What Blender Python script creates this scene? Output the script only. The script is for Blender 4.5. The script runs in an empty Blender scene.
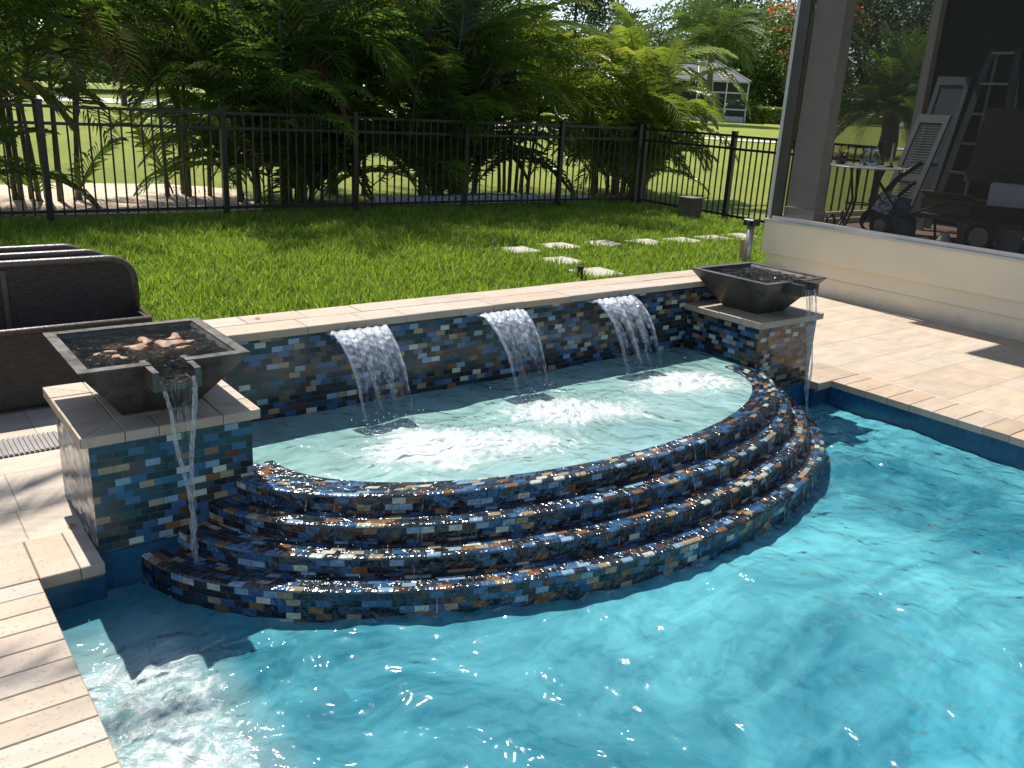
import bpy, math, random
import numpy as np
from mathutils import Vector, Matrix
rnd = random.Random(7)
sc = bpy.context.scene
col = sc.collection
PI = math.pi

# ------------------------------------------------------------------ helpers
def tag(o, label=None, cat=None, group=None, kind=None):
    if label: o['label'] = label
    if cat: o['category'] = cat
    if group: o['group'] = group
    if kind: o['kind'] = kind
    return o

def empty(name, loc, label, cat, group=None, rz=0):
    o = bpy.data.objects.new(name, None); col.objects.link(o)
    o.location = loc; o.rotation_euler = (0, 0, rz); o.empty_display_size = .1
    return tag(o, label, cat, group)

class MB:
    """collects faces, builds one mesh object with metre UVs"""
    def __init__(s): s.v = []; s.f = []; s.uv = []; s.mi = []
    def add(s, vs, fs, uvs=None, mi=0):
        b = len(s.v); s.v += [tuple(p) for p in vs]
        for k, f in enumerate(fs):
            s.f.append([b + i for i in f]); s.mi.append(mi)
            if uvs: s.uv.append(uvs[k])
            else:
                P = [Vector(vs[i]) for i in f]
                n = Vector((0, 0, 0))
                for i in range(len(P)):
                    a, c = P[i], P[(i+1) % len(P)]
                    n += Vector(((a.y-c.y)*(a.z+c.z), (a.z-c.z)*(a.x+c.x), (a.x-c.x)*(a.y+c.y)))
                ax = max(range(3), key=lambda q: abs(n[q]))
                s.uv.append([(p.y, p.z) if ax == 0 else (p.x, p.z) if ax == 1 else (p.x, p.y) for p in P])
        return s
    def box(s, x0, x1, y0, y1, z0, z1, mi=0, bev=0):
        if bev:
            b = bev
            pts = []
            for (X0, X1, Y0, Y1, Z) in ((x0, x1, y0, y1, z0), (x0, x1, y0, y1, z1-b), (x0+b, x1-b, y0+b, y1-b, z1)):
                pts += [(X0, Y0, Z), (X1, Y0, Z), (X1, Y1, Z), (X0, Y1, Z)]
            fs = [(3, 2, 1, 0), (8, 9, 10, 11)]
            for L in (0, 4):
                for i in range(4):
                    j = (i+1) % 4; fs.append((L+i, L+j, L+4+j, L+4+i))
            return s.add(pts, fs, mi=mi)
        vs = [(x0, y0, z0), (x1, y0, z0), (x1, y1, z0), (x0, y1, z0), (x0, y0, z1), (x1, y0, z1), (x1, y1, z1), (x0, y1, z1)]
        return s.add(vs, [(3, 2, 1, 0), (4, 5, 6, 7), (0, 1, 5, 4), (1, 2, 6, 5), (2, 3, 7, 6), (3, 0, 4, 7)], mi=mi)
    def obox(s, c, X, Y, Z, hx, hy, hz, mi=0):
        c, X, Y, Z = map(Vector, (c, X, Y, Z))
        vs = [c + X*(hx*a) + Y*(hy*b) + Z*(hz*d) for d in (-1, 1) for a, b in ((-1, -1), (1, -1), (1, 1), (-1, 1))]
        return s.add(vs, [(3, 2, 1, 0), (4, 5, 6, 7), (0, 1, 5, 4), (1, 2, 6, 5), (2, 3, 7, 6), (3, 0, 4, 7)], mi=mi)
    def bar(s, a, b, w, t=None, mi=0):
        a, b = Vector(a), Vector(b); Z = (b-a); L = Z.length; Z.normalize()
        X = Z.cross(Vector((0, 1, 0)) if abs(Z.y) < .9 else Vector((1, 0, 0))).normalized(); Y = Z.cross(X)
        return s.obox((a+b)/2, X, Y, Z, w/2, (t or w)/2, L/2, mi)
    def tube(s, pts, rad, n=8, closed=False, mi=0, cap=True):
        pts = [Vector(p) for p in pts]; N = len(pts)
        R = rad if isinstance(rad, (list, tuple)) else [rad]*N
        vs = []; prev = None
        for i, p in enumerate(pts):
            t = (pts[(i+1) % N] - pts[i-1]) if closed else (pts[min(i+1, N-1)] - pts[max(i-1, 0)])
            t.normalize()
            if prev is None: x = t.cross(Vector((0, 0, 1)) if abs(t.z) < .9 else Vector((1, 0, 0))).normalized()
            else: x = (prev - t*prev.dot(t)).normalized()
            prev = x; y = t.cross(x)
            for k in range(n):
                a = 2*PI*k/n; vs.append(p + x*(R[i]*math.cos(a)) + y*(R[i]*math.sin(a)))
        fs = []
        for i in range(N if closed else N-1):
            j = (i+1) % N
            for k in range(n):
                l = (k+1) % n; fs.append((i*n+k, i*n+l, j*n+l, j*n+k))
        if cap and not closed: fs += [tuple(range(n))[::-1], tuple(range((N-1)*n, N*n))]
        return s.add(vs, fs, mi=mi)
    def lathe(s, c, prof, n=20, mi=0, axis=(0, 0, 1)):
        Z = Vector(axis).normalized(); X = Z.cross(Vector((0, 1, 0)) if abs(Z.y) < .9 else Vector((1, 0, 0))).normalized(); Y = Z.cross(X)
        c = Vector(c); vs = []
        for r, z in prof:
            for k in range(n):
                a = 2*PI*k/n; vs.append(c + X*(r*math.cos(a)) + Y*(r*math.sin(a)) + Z*z)
        fs = []
        for i in range(len(prof)-1):
            for k in range(n):
                l = (k+1) % n; fs.append((i*n+k, i*n+l, (i+1)*n+l, (i+1)*n+k))
        return s.add(vs, fs, mi=mi)
    def build(s, name, mats, parent=None, smooth=False, loc=None):
        me = bpy.data.meshes.new(name)
        v = s.v
        if loc is not None: v = [(p[0]-loc[0], p[1]-loc[1], p[2]-loc[2]) for p in v]
        elif parent is not None: 
            l = parent_world(parent); v = [(p[0]-l[0], p[1]-l[1], p[2]-l[2]) for p in v]
        me.from_pydata(v, [], s.f)
        uvl = me.uv_layers.new(name='UVMap')
        uvl.data.foreach_set('uv', [c for f in s.uv for p in f for c in p])
        if not isinstance(mats, (list, tuple)): mats = [mats]
        for m in mats: me.materials.append(m)
        me.polygons.foreach_set('material_index', s.mi)
        if smooth: me.polygons.foreach_set('use_smooth', [True]*len(s.f))
        me.validate(); me.update()
        o = bpy.data.objects.new(name, me); col.objects.link(o)
        if parent is not None: o.parent = parent
        if loc is not None: o.location = loc
        return o

def parent_world(o):
    l = Vector((0, 0, 0))
    while o is not None: l += o.location; o = o.parent
    return l

def copy_tree(o, parent=None):
    c = o.copy(); col.objects.link(c); c.parent = parent
    for ch in [k for k in o.children]: copy_tree(ch, c)
    return c

def np_mesh(name, V, F, mat, smooth=True, attr=None, parent=None):
    """F: (n,k) int array; attr: dict name->per vertex floats"""
    me = bpy.data.meshes.new(name)
    V = np.asarray(V, dtype=np.float32); F = np.asarray(F, dtype=np.int32); k = F.shape[1]
    me.vertices.add(len(V)); me.vertices.foreach_set('co', V.ravel())
    me.loops.add(F.size); me.loops.foreach_set('vertex_index', F.ravel())
    me.polygons.add(len(F)); me.polygons.foreach_set('loop_start', np.arange(0, F.size, k, dtype=np.int32))
    me.polygons.foreach_set('use_smooth', np.full(len(F), smooth))
    if attr:
        for n, a in attr.items():
            at = me.attributes.new(n, 'FLOAT', 'POINT'); at.data.foreach_set('value', np.asarray(a, dtype=np.float32))
    me.materials.append(mat); me.update(calc_edges=True)
    o = bpy.data.objects.new(name, me); col.objects.link(o)
    if parent is not None: o.parent = parent
    return o

# ------------------------------------------------------------------ materials
class NT:
    def __init__(s, name):
        s.m = bpy.data.materials.new(name); s.m.use_nodes = True
        s.t = s.m.node_tree; s.t.nodes.clear(); s.out = s.n('ShaderNodeOutputMaterial')
    def n(s, typ, **kw):
        nd = s.t.nodes.new(typ)
        for k, v in kw.items():
            if k.startswith('_'): setattr(nd, k[1:], v)
            else:
                key = int(k[1:]) if k[0] == 'i' and k[1:].isdigit() else k.replace('__', ' ')
                s.set(nd, key, v)
        return nd
    def set(s, nd, key, v):
        if isinstance(v, bpy.types.NodeSocket): s.t.links.new(v, nd.inputs[key])
        else:
            if isinstance(v, tuple) and len(v) == 3 and nd.inputs[key].type == 'RGBA': v = v + (1,)
            nd.inputs[key].default_value = v
    def math(s, op, a, b=0.0, c=None, clamp=False):
        nd = s.n('ShaderNodeMath', _operation=op, i0=a, i1=b, _use_clamp=clamp)
        if c is not None: s.set(nd, 2, c)
        return nd.outputs[0]
    def mix(s, f, a, b, blend='MIX'):
        nd = s.n('ShaderNodeMix', _data_type='RGBA', _blend_type=blend)
        s.set(nd, 0, f); s.set(nd, 6, a); s.set(nd, 7, b); return nd.outputs[2]
    def noise(s, vec, scale, detail=3, rough=.55, dist=0, dim=None):
        nd = s.n('ShaderNodeTexNoise', Scale=scale, Detail=detail, Roughness=rough, Distortion=dist)
        if vec is not None: s.set(nd, 'Vector', vec)
        return nd.outputs[0]
    def ramp(s, f, stops, interp='LINEAR'):
        nd = s.n('ShaderNodeValToRGB'); s.set(nd, 0, f); r = nd.color_ramp; r.interpolation = interp
        while len(r.elements) < len(stops): r.elements.new(.5)
        for e, (p, c) in zip(r.elements, stops):
            e.position = p; e.color = (c, c, c, 1) if isinstance(c, (int, float)) else c + (1,)
        return nd.outputs[0]
    def mapr(s, v, a, b, c=0., d=1.):
        return s.n('ShaderNodeMapRange', Value=v, From__Min=a, From__Max=b, To__Min=c, To__Max=d).outputs[0]
    def bump(s, h, st=.3, dist=.01, nrm=None):
        nd = s.n('ShaderNodeBump', Strength=st, Distance=dist, Height=h)
        if nrm is not None: s.set(nd, 'Normal', nrm)
        return nd.outputs[0]
    def obj(s): return s.n('ShaderNodeTexCoord').outputs['Object']
    def pos(s): return s.n('ShaderNodeNewGeometry').outputs['Position']
    def uv(s): return s.n('ShaderNodeTexCoord').outputs['UV']
    def attr(s, name): return s.n('ShaderNodeAttribute', _attribute_name=name).outputs['Fac']
    def island(s): return s.n('ShaderNodeNewGeometry').outputs['Random Per Island']
    def princ(s, **kw):
        b = s.n('ShaderNodeBsdfPrincipled', **kw); s.t.links.new(b.outputs[0], s.out.inputs[0]); return b
    def mapping(s, vec, scale=(1, 1, 1), rot=(0, 0, 0)):
        return s.n('ShaderNodeMapping', Vector=vec, Scale=scale, Rotation=rot).outputs[0]
    def surf(s, sh): s.t.links.new(sh, s.out.inputs[0])
    def mixs(s, f, a, b):
        nd = s.n('ShaderNodeMixShader'); s.set(nd, 0, f); s.t.links.new(a, nd.inputs[1]); s.t.links.new(b, nd.inputs[2]); return nd.outputs[0]

def mat_tiles(name, wet=False):
    t = NT(name); uv = t.uv()
    br = t.n('ShaderNodeTexBrick', Vector=uv, Color1=(0, 0, 0), Color2=(1, 1, 1), Mortar=(.5, .5, .5), Scale=1.0,
             Mortar__Size=.0011, Mortar__Smooth=.1, Bias=0.0, Brick__Width=.0545, Row__Height=.0275)
    sx = t.n('ShaderNodeSeparateXYZ', Vector=uv)
    row = t.math('FLOOR', t.math('DIVIDE', sx.outputs[1], .0275)); par = t.math('FLOORED_MODULO', row, 2.0)
    cn = t.math('FLOOR', t.math('ADD', t.math('DIVIDE', sx.outputs[0], .0545), t.math('MULTIPLY', t.math('SUBTRACT', 1.0, par), .5)))
    wno = t.n('ShaderNodeTexWhiteNoise', _noise_dimensions='2D', Vector=t.n('ShaderNodeCombineXYZ', X=cn, Y=row).outputs[0])
    r = wno.outputs[0]
    pal = t.ramp(r, [(0, (.004, .006, .008)), (.24, (.006, .014, .022)), (.38, (.009, .032, .062)), (.50, (.018, .075, .170)), (.62, (.045, .110, .20)),
                     (.68, (.010, .020, .022)), (.76, (.060, .022, .010)), (.81, (.17, .075, .022)), (.87, (.26, .20, .11)), (.92, (.17, .27, .36)), (.965, (.42, .44, .36))], 'CONSTANT')
    streak = t.noise(t.mapping(uv, (30, 150, 30)), 1.0, 3, .6)
    c = t.mix(t.mapr(streak, .35, .75, 0., .55), pal, t.mix(.5, pal, (.02, .03, .04)))
    c = t.mix(br.outputs[1], c, (.05, .055, .06))
    if wet: c = t.mix(1., c, (.98, .98, 1.0), 'MULTIPLY')
    # every tile is set at a slightly different tilt
    h = t.math('MULTIPLY', r, 0.0)
    off = t.n('ShaderNodeVectorMath', _operation='SCALE', i0=t.n('ShaderNodeVectorMath', _operation='SUBTRACT', i0=wno.outputs['Color'], i1=(.5, .5, .5)).outputs[0], Scale=.10 if not wet else .22)
    hh = t.math('SUBTRACT', t.math('MULTIPLY', streak, .25), t.math('MULTIPLY', br.outputs[1], 1.0))
    if wet:
        flow = t.noise(t.mapping(uv, (26, 18, 20)), 1.2, 2, .5, .6)
        hh = t.math('ADD', hh, t.math('MULTIPLY', flow, 5.0))
    bn = t.bump(hh, 1.0 if wet else .35, .0034 if wet else .002)
    nn = t.n('ShaderNodeVectorMath', _operation='NORMALIZE', i0=t.n('ShaderNodeVectorMath', _operation='ADD', i0=bn, i1=off.outputs[0]).outputs[0]).outputs[0]
    t.princ(Base__Color=c, Roughness=.17 if wet else .16, Normal=nn, Specular__IOR__Level=.6)
    b = t.t.nodes[-1]
    return t.m

def mat_travertine(name, bw=.61, bh=.405, joints=True, base=(.40, .34, .275), use_obj=False, rot=0., perstone=False):
    t = NT(name); p = t.pos()
    n1 = t.noise(t.mapping(p, (3, 9, 3), (0, 0, rot)), 1.2, 6, .62, .5); n2 = t.noise(p, 38, 4, .7); n3 = t.noise(p, 1.1, 3, .6)
    c = t.mix(t.mapr(n1, .3, .72), tuple(x*.80 for x in base), tuple(min(1, x*1.14) for x in base))
    c = t.mix(t.mapr(n3, .4, .75, 0, .4), c, (base[0]*1.05, base[1]*.88, base[2]*.72))
    pits = t.mapr(t.noise(p, 70, 3, .6), .62, .7)
    c = t.mix(t.math('MULTIPLY', pits, .35), c, tuple(x*.45 for x in base))
    h = t.math('MULTIPLY', n2, .4)
    if joints:
        br = t.n('ShaderNodeTexBrick', Vector=t.mapping(p, (1, 1, 1), (0, 0, rot)), Color1=(0, 0, 0), Color2=(1, 1, 1), Mortar=(.5, .5, .5), Scale=1.0,
                 Mortar__Size=.0034, Mortar__Smooth=.2, Bias=0., Brick__Width=bw, Row__Height=bh, _squash=.66, _squash_frequency=3, _offset=.37)
        r = t.n('ShaderNodeSeparateColor', Color=br.outputs[0]).outputs[0]
        c = t.mix(1., c, t.ramp(r, [(0, (.84, .80, .76)), (.35, (1, .97, .92)), (.7, (.93, .93, .95)), (1, (1.0, .93, .84))]), 'MULTIPLY')
        c = t.mix(t.math('MULTIPLY', br.outputs[1], .75), c, (.17, .125, .08))
        h = t.math('SUBTRACT', h, br.outputs[1])
    elif perstone:
        c = t.mix(1., c, t.ramp(t.island(), [(0, (.80, .76, .70)), (.3, (1, .96, .90)), (.6, (.92, .93, .95)), (.8, (1.0, .88, .76)), (1, (.97, .97, .97))]), 'MULTIPLY')
    h = t.math('SUBTRACT', h, t.math('MULTIPLY', pits, .6))
    t.princ(Base__Color=c, Roughness=.62, Normal=t.bump(h, .5, .004))
    return t.m

def mat_simple(name, c, rough=.6, metal=0., var=.2, scale=6., bump=0., bscale=60., spec=.5, stretch=None):
    t = NT(name); p = t.obj()
    if stretch: p = t.mapping(p, stretch)
    n = t.noise(p, scale, 4, .6)
    cc = t.mix(t.mapr(n, .3, .7), tuple(x*(1-var) for x in c), tuple(min(1, x*(1+var)) for x in c))
    kw = dict(Base__Color=cc, Roughness=rough, Metallic=metal, Specular__IOR__Level=spec)
    if bump: kw['Normal'] = t.bump(t.noise(p, bscale, 4, .6), bump, .004)
    t.princ(**kw); return t.m

def mat_leaf(name, a, b, transl=.45, rough=.45, dry=None, tl=(.20, .27, .03), tlm=.35, frond=False):
    t = NT(name)
    r = t.island()
    if frond:   # every frond has its own tone, its leaflets differ a little
        u = t.n('ShaderNodeSeparateXYZ', Vector=t.uv()).outputs[0]
        r = t.math('ADD', t.math('MULTIPLY', u, .82), t.math('MULTIPLY', r, .18))
    stops = [(0, a), (1, b)]
    if dry: stops = [(0, a), (.55, b), (.88, tuple(x*1.3 for x in b)), (.95, dry), (1, dry)]
    c = t.ramp(r, stops)
    c = t.mix(t.mapr(t.noise(t.obj(), .9, 2), .35, .65), c, t.mix(.35, c, a))
    pr = t.n('ShaderNodeBsdfPrincipled', Base__Color=c, Roughness=rough, Specular__IOR__Level=.5)
    tr = t.n('ShaderNodeBsdfTranslucent', Color=t.mix(tlm, c, tl, 'ADD'))
    t.surf(t.mixs(transl, pr.outputs[0], tr.outputs[0])); return t.m

def mat_water(name, deep, pale, tint, lo, hi, swirl=1.2, rip=9., bst=.35, bd=.055):
    """clear surface that reflects, lets the light down to the bottom and carries bubble murk, painted caustic streaks and foam"""
    t = NT(name); p = t.pos()
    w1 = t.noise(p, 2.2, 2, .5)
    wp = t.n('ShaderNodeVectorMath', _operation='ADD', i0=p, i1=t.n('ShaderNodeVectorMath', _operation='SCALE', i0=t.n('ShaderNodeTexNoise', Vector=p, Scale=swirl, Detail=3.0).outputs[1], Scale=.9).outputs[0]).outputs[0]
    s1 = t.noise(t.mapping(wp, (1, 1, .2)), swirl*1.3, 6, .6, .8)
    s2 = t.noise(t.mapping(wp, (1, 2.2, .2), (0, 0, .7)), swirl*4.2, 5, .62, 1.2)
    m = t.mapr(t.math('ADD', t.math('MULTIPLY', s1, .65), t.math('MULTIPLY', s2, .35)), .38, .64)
    c = t.mix(m, deep, pale)  # pale swirls paint caustic light and bubble turbidity into the body colour
    f_at = t.attr('foam')
    cloud = t.attr('cloud')
    fine = t.noise(wp, 26, 6, .75, .5); mid = t.noise(wp, 7.5, 4, .65, .7)
    fo = t.mapr(t.math('ADD', t.math('MULTIPLY', f_at, .50), t.math('ADD', t.math('MULTIPLY', fine, .70), t.math('MULTIPLY', mid, .60))), .92, 1.10)
    h = t.math('ADD', t.math('MULTIPLY', t.noise(wp, rip, 1, .45, .3), 1.0), t.math('MULTIPLY', t.noise(wp, rip*3.1, 0, .5), .12))
    h = t.math('ADD', h, t.math('MULTIPLY', t.math('MULTIPLY', mid, f_at), .5))
    rough = t.math('MULTIPLY_ADD', f_at, .9, 1.0)
    nd = t.n('ShaderNodeBump', Distance=bd, Height=h); t.set(nd, 'Strength', t.math('MULTIPLY', rough, bst)); bn = nd.outputs[0]
    up = t.n('ShaderNodeCombineXYZ', Z=1.0).outputs[0]   # light scattered inside the water does not follow the ripples
    dif = t.n('ShaderNodeBsdfDiffuse', Color=t.mix(t.math('MULTIPLY', cloud, .75), c, (.32, .40, .375)), Normal=up)
    tra = t.n('ShaderNodeBsdfTransparent', Color=tint)
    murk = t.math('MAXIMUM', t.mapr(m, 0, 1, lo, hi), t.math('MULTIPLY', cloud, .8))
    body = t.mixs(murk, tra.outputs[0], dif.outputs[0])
    gl = t.n('ShaderNodeBsdfGlossy', Color=(1, 1, 1), Roughness=.10, Normal=bn)
    fr = t.n('ShaderNodeFresnel', IOR=1.33, Normal=bn)
    s = t.mixs(fr.outputs[0], body, gl.outputs[0])
    fd = t.n('ShaderNodeBsdfPrincipled', Base__Color=(.41, .45, .445), Roughness=.5, Normal=bn, Specular__IOR__Level=.25)
    s = t.mixs(t.math('MULTIPLY', fo, .9), s, fd.outputs[0])
    t.surf(s); return t.m

def mat_fall(name):
    t = NT(name); uv = t.uv()
    st = t.noise(t.mapping(uv, (70, 6, 1)), 1, 5, .65, .8); sp = t.noise(t.mapping(uv, (110, 38, 1)), 1, 3, .6, .4)
    h = t.math('ADD', st, t.math('MULTIPLY', sp, 1.0))
    bn = t.bump(h, 1.0, .007)
    tra = t.n('ShaderNodeBsdfTransparent', Color=(.90, .93, .95))
    gl = t.n('ShaderNodeBsdfGlossy', Color=(1, 1, 1), Roughness=.09, Normal=bn)
    lw = t.n('ShaderNodeFresnel', IOR=1.30, Normal=bn)
    dif = t.n('ShaderNodeBsdfPrincipled', Base__Color=(.80, .84, .90), Roughness=.2, Normal=bn)
    tl = t.n('ShaderNodeBsdfTranslucent', Color=(.8, .85, .92), Normal=bn)
    white = t.mixs(.5, dif.outputs[0], tl.outputs[0])
    aer = t.attr('aer')
    v = t.math('ADD', t.math('MULTIPLY', t.math('ADD', st, sp), .5), t.math('MULTIPLY', aer, .30))
    body = t.mixs(t.mapr(v, .57, .84, .0, .62), tra.outputs[0], white)
    t.surf(t.mixs(t.math('MINIMUM', t.math('MULTIPLY', lw.outputs[0], t.mapr(aer, -.3, .9, .15, .85)), 1.0), body, gl.outputs[0])); return t.m

def mat_glass(name, tint=(.9, .95, .95)):
    t = NT(name)
    bn = t.bump(t.noise(t.obj(), 60, 3, .6, .5), .5, .004)
    tra = t.n('ShaderNodeBsdfTransparent', Color=tint); gl = t.n('ShaderNodeBsdfGlossy', Color=(1, 1, 1), Roughness=.05, Normal=bn)
    lw = t.n('ShaderNodeFresnel', IOR=1.5, Normal=bn)
    t.surf(t.mixs(lw.outputs[0], tra.outputs[0], gl.outputs[0])); return t.m

def mat_screen(name, op=.45, c=(.03, .03, .03)):
    t = NT(name)
    tra = t.n('ShaderNodeBsdfTransparent', Color=(1, 1, 1)); d = t.n('ShaderNodeBsdfDiffuse', Color=c)
    t.surf(t.mixs(op, tra.outputs[0], d.outputs[0])); return t.m

def mat_wicker(name):
    t = NT(name); uv = t.uv()
    br = t.n('ShaderNodeTexBrick', Vector=uv, Color1=(0, 0, 0), Color2=(1, 1, 1), Mortar=(0, 0, 0), Scale=1., Mortar__Size=.0020, Mortar__Smooth=.6, Brick__Width=.026, Row__Height=.011)
    r = t.n('ShaderNodeSeparateColor', Color=br.outputs[0]).outputs[0]
    c = t.mix(r, (.034, .026, .021), (.066, .050, .040))
    c = t.mix(br.outputs[1], c, (.012, .009, .007))
    t.princ(Base__Color=c, Roughness=.42, Normal=t.bump(t.math('SUBTRACT', 1.0, br.outputs[1]), .7, .004)); return t.m

def mat_lawn(name):
    t = NT(name); p = t.pos()
    n = t.noise(p, .5, 3, .6); f = t.noise(p, 45, 4, .75); g = t.noise(p, 5, 4, .7)
    c = t.mix(t.mapr(f, .3, .7), (.095, .130, .018), (.27, .31, .050))
    c = t.mix(t.mapr(n, .35, .65, 0, .5), c, (.27, .28, .055))
    c = t.mix(t.mapr(g, .5, .8, 0, .5), c, (.06, .09, .02))
    t.princ(Base__Color=c, Roughness=.9, Normal=t.bump(f, 1., .04), Specular__IOR__Level=.15); return t.m

def mat_grass(name):
    t = NT(name); v = t.attr('rnd'); h = t.attr('tip'); p = t.pos()
    c = t.ramp(v, [(0, (.024, .060, .006)), (.4, (.11, .185, .012)), (.8, (.25, .33, .025)), (1, (.38, .38, .08))])
    c = t.mix(t.math('MULTIPLY', h, .35), c, (.14, .24, .03))
    c = t.mix(t.mapr(t.noise(p, 1.1, 3), .35, .7, 0, .5), c, (.105, .165, .022))
    pr = t.n('ShaderNodeBsdfPrincipled', Base__Color=c, Roughness=.5, Specular__IOR__Level=.35)
    tr = t.n('ShaderNodeBsdfTranslucent', Color=t.mix(.6, c, (.20, .30, .02), 'ADD'))
    t.surf(t.mixs(.4, pr.outputs[0], tr.outputs[0])); return t.m

def mat_stucco(name, c=(.74, .63, .46)):
    t = NT(name); p = t.obj()
    n = t.noise(p, 1.3, 4, .6); f = t.noise(p, 120, 3, .7)
    cc = t.mix(t.mapr(n, .3, .7), tuple(x*.90 for x in c), c)
    zz = t.n('ShaderNodeSeparateXYZ', Vector=t.pos()).outputs[2]
    cc = t.mix(t.math('MULTIPLY', t.mapr(t.math('ADD', zz, t.math('MULTIPLY', t.noise(t.pos(), 7, 5, .7), -.16)), -.06, .04, .45, 0.), 1.0), cc, (.22, .19, .14))
    t.princ(Base__Color=cc, Roughness=.8, Normal=t.bump(f, .25, .003)); return t.m

def mat_siding(name):
    t = NT(name); p = t.obj(); z = t.n('ShaderNodeSeparateXYZ', Vector=p).outputs[2]
    s = t.math('FRACT', t.math('DIVIDE', z, .12))
    c = t.mix(t.mapr(t.noise(p, 3, 3), .3, .7), (.010, .017, .023), (.017, .025, .032))
    c = t.mix(t.mapr(s, .0, .08, 1, 0), c, (.006, .008, .010))
    t.princ(Base__Color=c, Roughness=.6, Normal=t.bump(s, .8, .02)); return t.m

def mat_pooltile(name):
    t = NT(name); uv = t.uv()
    br = t.n('ShaderNodeTexBrick', Vector=uv, Color1=(0, 0, 0), Color2=(1, 1, 1), Mortar=(.5, .5, .5), Scale=1., Mortar__Size=.002, Brick__Width=.153, Row__Height=.153, _offset=0)
    r = t.n('ShaderNodeSeparateColor', Color=br.outputs[0]).outputs[0]
    c = t.mix(r, (.008, .045, .10), (.014, .085, .17))
    c = t.mix(t.mapr(t.noise(uv, 22, 4, .6), .35, .7, 0, .6), c, (.006, .03, .06))
    c = t.mix(br.outputs[1], c, (.02, .04, .06))
    t.princ(Base__Color=c, Roughness=.2); return t.m

M = dict(
 tile=mat_tiles('glass_mosaic_dry'), tilewet=mat_tiles('glass_mosaic_wet', True),
 deck=mat_travertine('travertine_pavers'), stone=mat_travertine('travertine_coping', joints=False, perstone=True, base=(.37, .31, .25)),
 step=mat_travertine('stepping_stone', joints=False, base=(.34, .32, .26)),
 grout=mat_simple('grout', (.16, .12, .08), .9), pooltile=mat_pooltile('waterline_tile'),
 bowl=None, plaster=mat_simple('pool_plaster', (.16, .52, .62), .7, var=.12, scale=2.5), spaplaster=mat_simple('spa_plaster', (.46, .66, .62), .7, var=.08),
 shelf=mat_simple('shelf_plaster', (.70, .74, .70), .7, var=.1),
 fence=mat_simple('black_aluminium', (.012, .011, .010), .42, var=.3), lawn=mat_lawn('lawn_ground'), grass=mat_grass('grass_blades'),
 stucco=mat_stucco('cream_stucco'), siding=mat_siding('dark_siding'), taupe=mat_simple('taupe_trim', (.55, .50, .45), .55, var=.08),
 white=mat_simple('white_aluminium', (.45, .45, .44), .4, var=.05), screen=mat_screen('insect_screen', .52, (.034, .033, .032)), bscreen=mat_screen('back_screen', .35, (.03, .03, .03)),
 wicker=mat_wicker('brown_wicker'), black=mat_simple('black_plastic', (.015, .015, .016), .4, var=.2), 
 sand=mat_simple('sandy_soil', (.50, .38, .27), .95, var=.18, scale=3, bump=.5), road=mat_simple('pale_concrete', (.42, .40, .37), .9, var=.1),
 palm=mat_leaf('palm_leaf', (.010, .032, .008), (.050, .102, .016), .42, .30, dry=(.24, .20, .03), tl=(.22, .32, .03), tlm=.5, frond=True), palmlit=mat_leaf('palm_leaf_yellow', (.032, .075, .010), (.125, .17, .020), .46, .36, dry=(.34, .26, .035), tl=(.22, .27, .025), tlm=.45, frond=True),
 stem=mat_simple('palm_stem', (.085, .085, .045), .7, var=.4, scale=9, stretch=(1, 1, 3)), bark=mat_simple('bark', (.10, .075, .055), .9, var=.3, bump=.6, bscale=20),
 dead=mat_leaf('dead_frond', (.14, .06, .02), (.26, .13, .05), .3, .6),
 leafA=mat_leaf('oak_leaf', (.050, .095, .022), (.12, .19, .045), .3, .55), leafB=mat_leaf('pine_leaf', (.036, .066, .022), (.080, .130, .042), .25, .6),
 leafC=mat_leaf('hedge_leaf', (.10, .17, .025), (.24, .30, .05), .3, .5), flower=mat_leaf('red_flower', (.55, .05, .02), (.75, .12, .03), .3, .6),
)
def mat_bowl():
    t = NT('patina_metal'); p = t.obj()
    n = t.noise(t.mapping(p, (5, 5, 1.5)), 2.5, 6, .7, .5); f = t.noise(p, 30, 4, .6)
    c = t.mix(t.mapr(n, .35, .7), (.040, .035, .030), (.105, .095, .082)); c = t.mix(t.mapr(f, .55, .75, 0, .35), c, (.14, .115, .085))
    t.princ(Base__Color=c, Roughness=t.mapr(n, .3, .7, .28, .55), Metallic=.3, Normal=t.bump(f, .15, .003)); return t.m
M['bowl'] = mat_bowl()

# ------------------------------------------------------------------ dimensions (metres)
XL, XR, YN = .344, 5.127, 3.068          # pool edges
ZP = -.168                               # pool water
PX0, PX1, PY0, PY1, PZ = .546, 1.200, 3.107, 3.764, .463      # left pedestal cap; the right one is mirrored
QX0, QX1 = 4.329, 4.983
WY0, WY1, WZ = 3.694, 4.014, .607        # raised wall coping
XM, YE = 2.746, 3.236; A0, B0, A1, B1, DA, DB, Z1, DZ = 1.456, .716, 1.633, .812, .087, .118, .179, .077
ZS = .168

def ground_z(x, y):
    r = math.hypot(x, y); return .178 + .021*max(0., min(r, 75.) - 14.)

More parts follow.
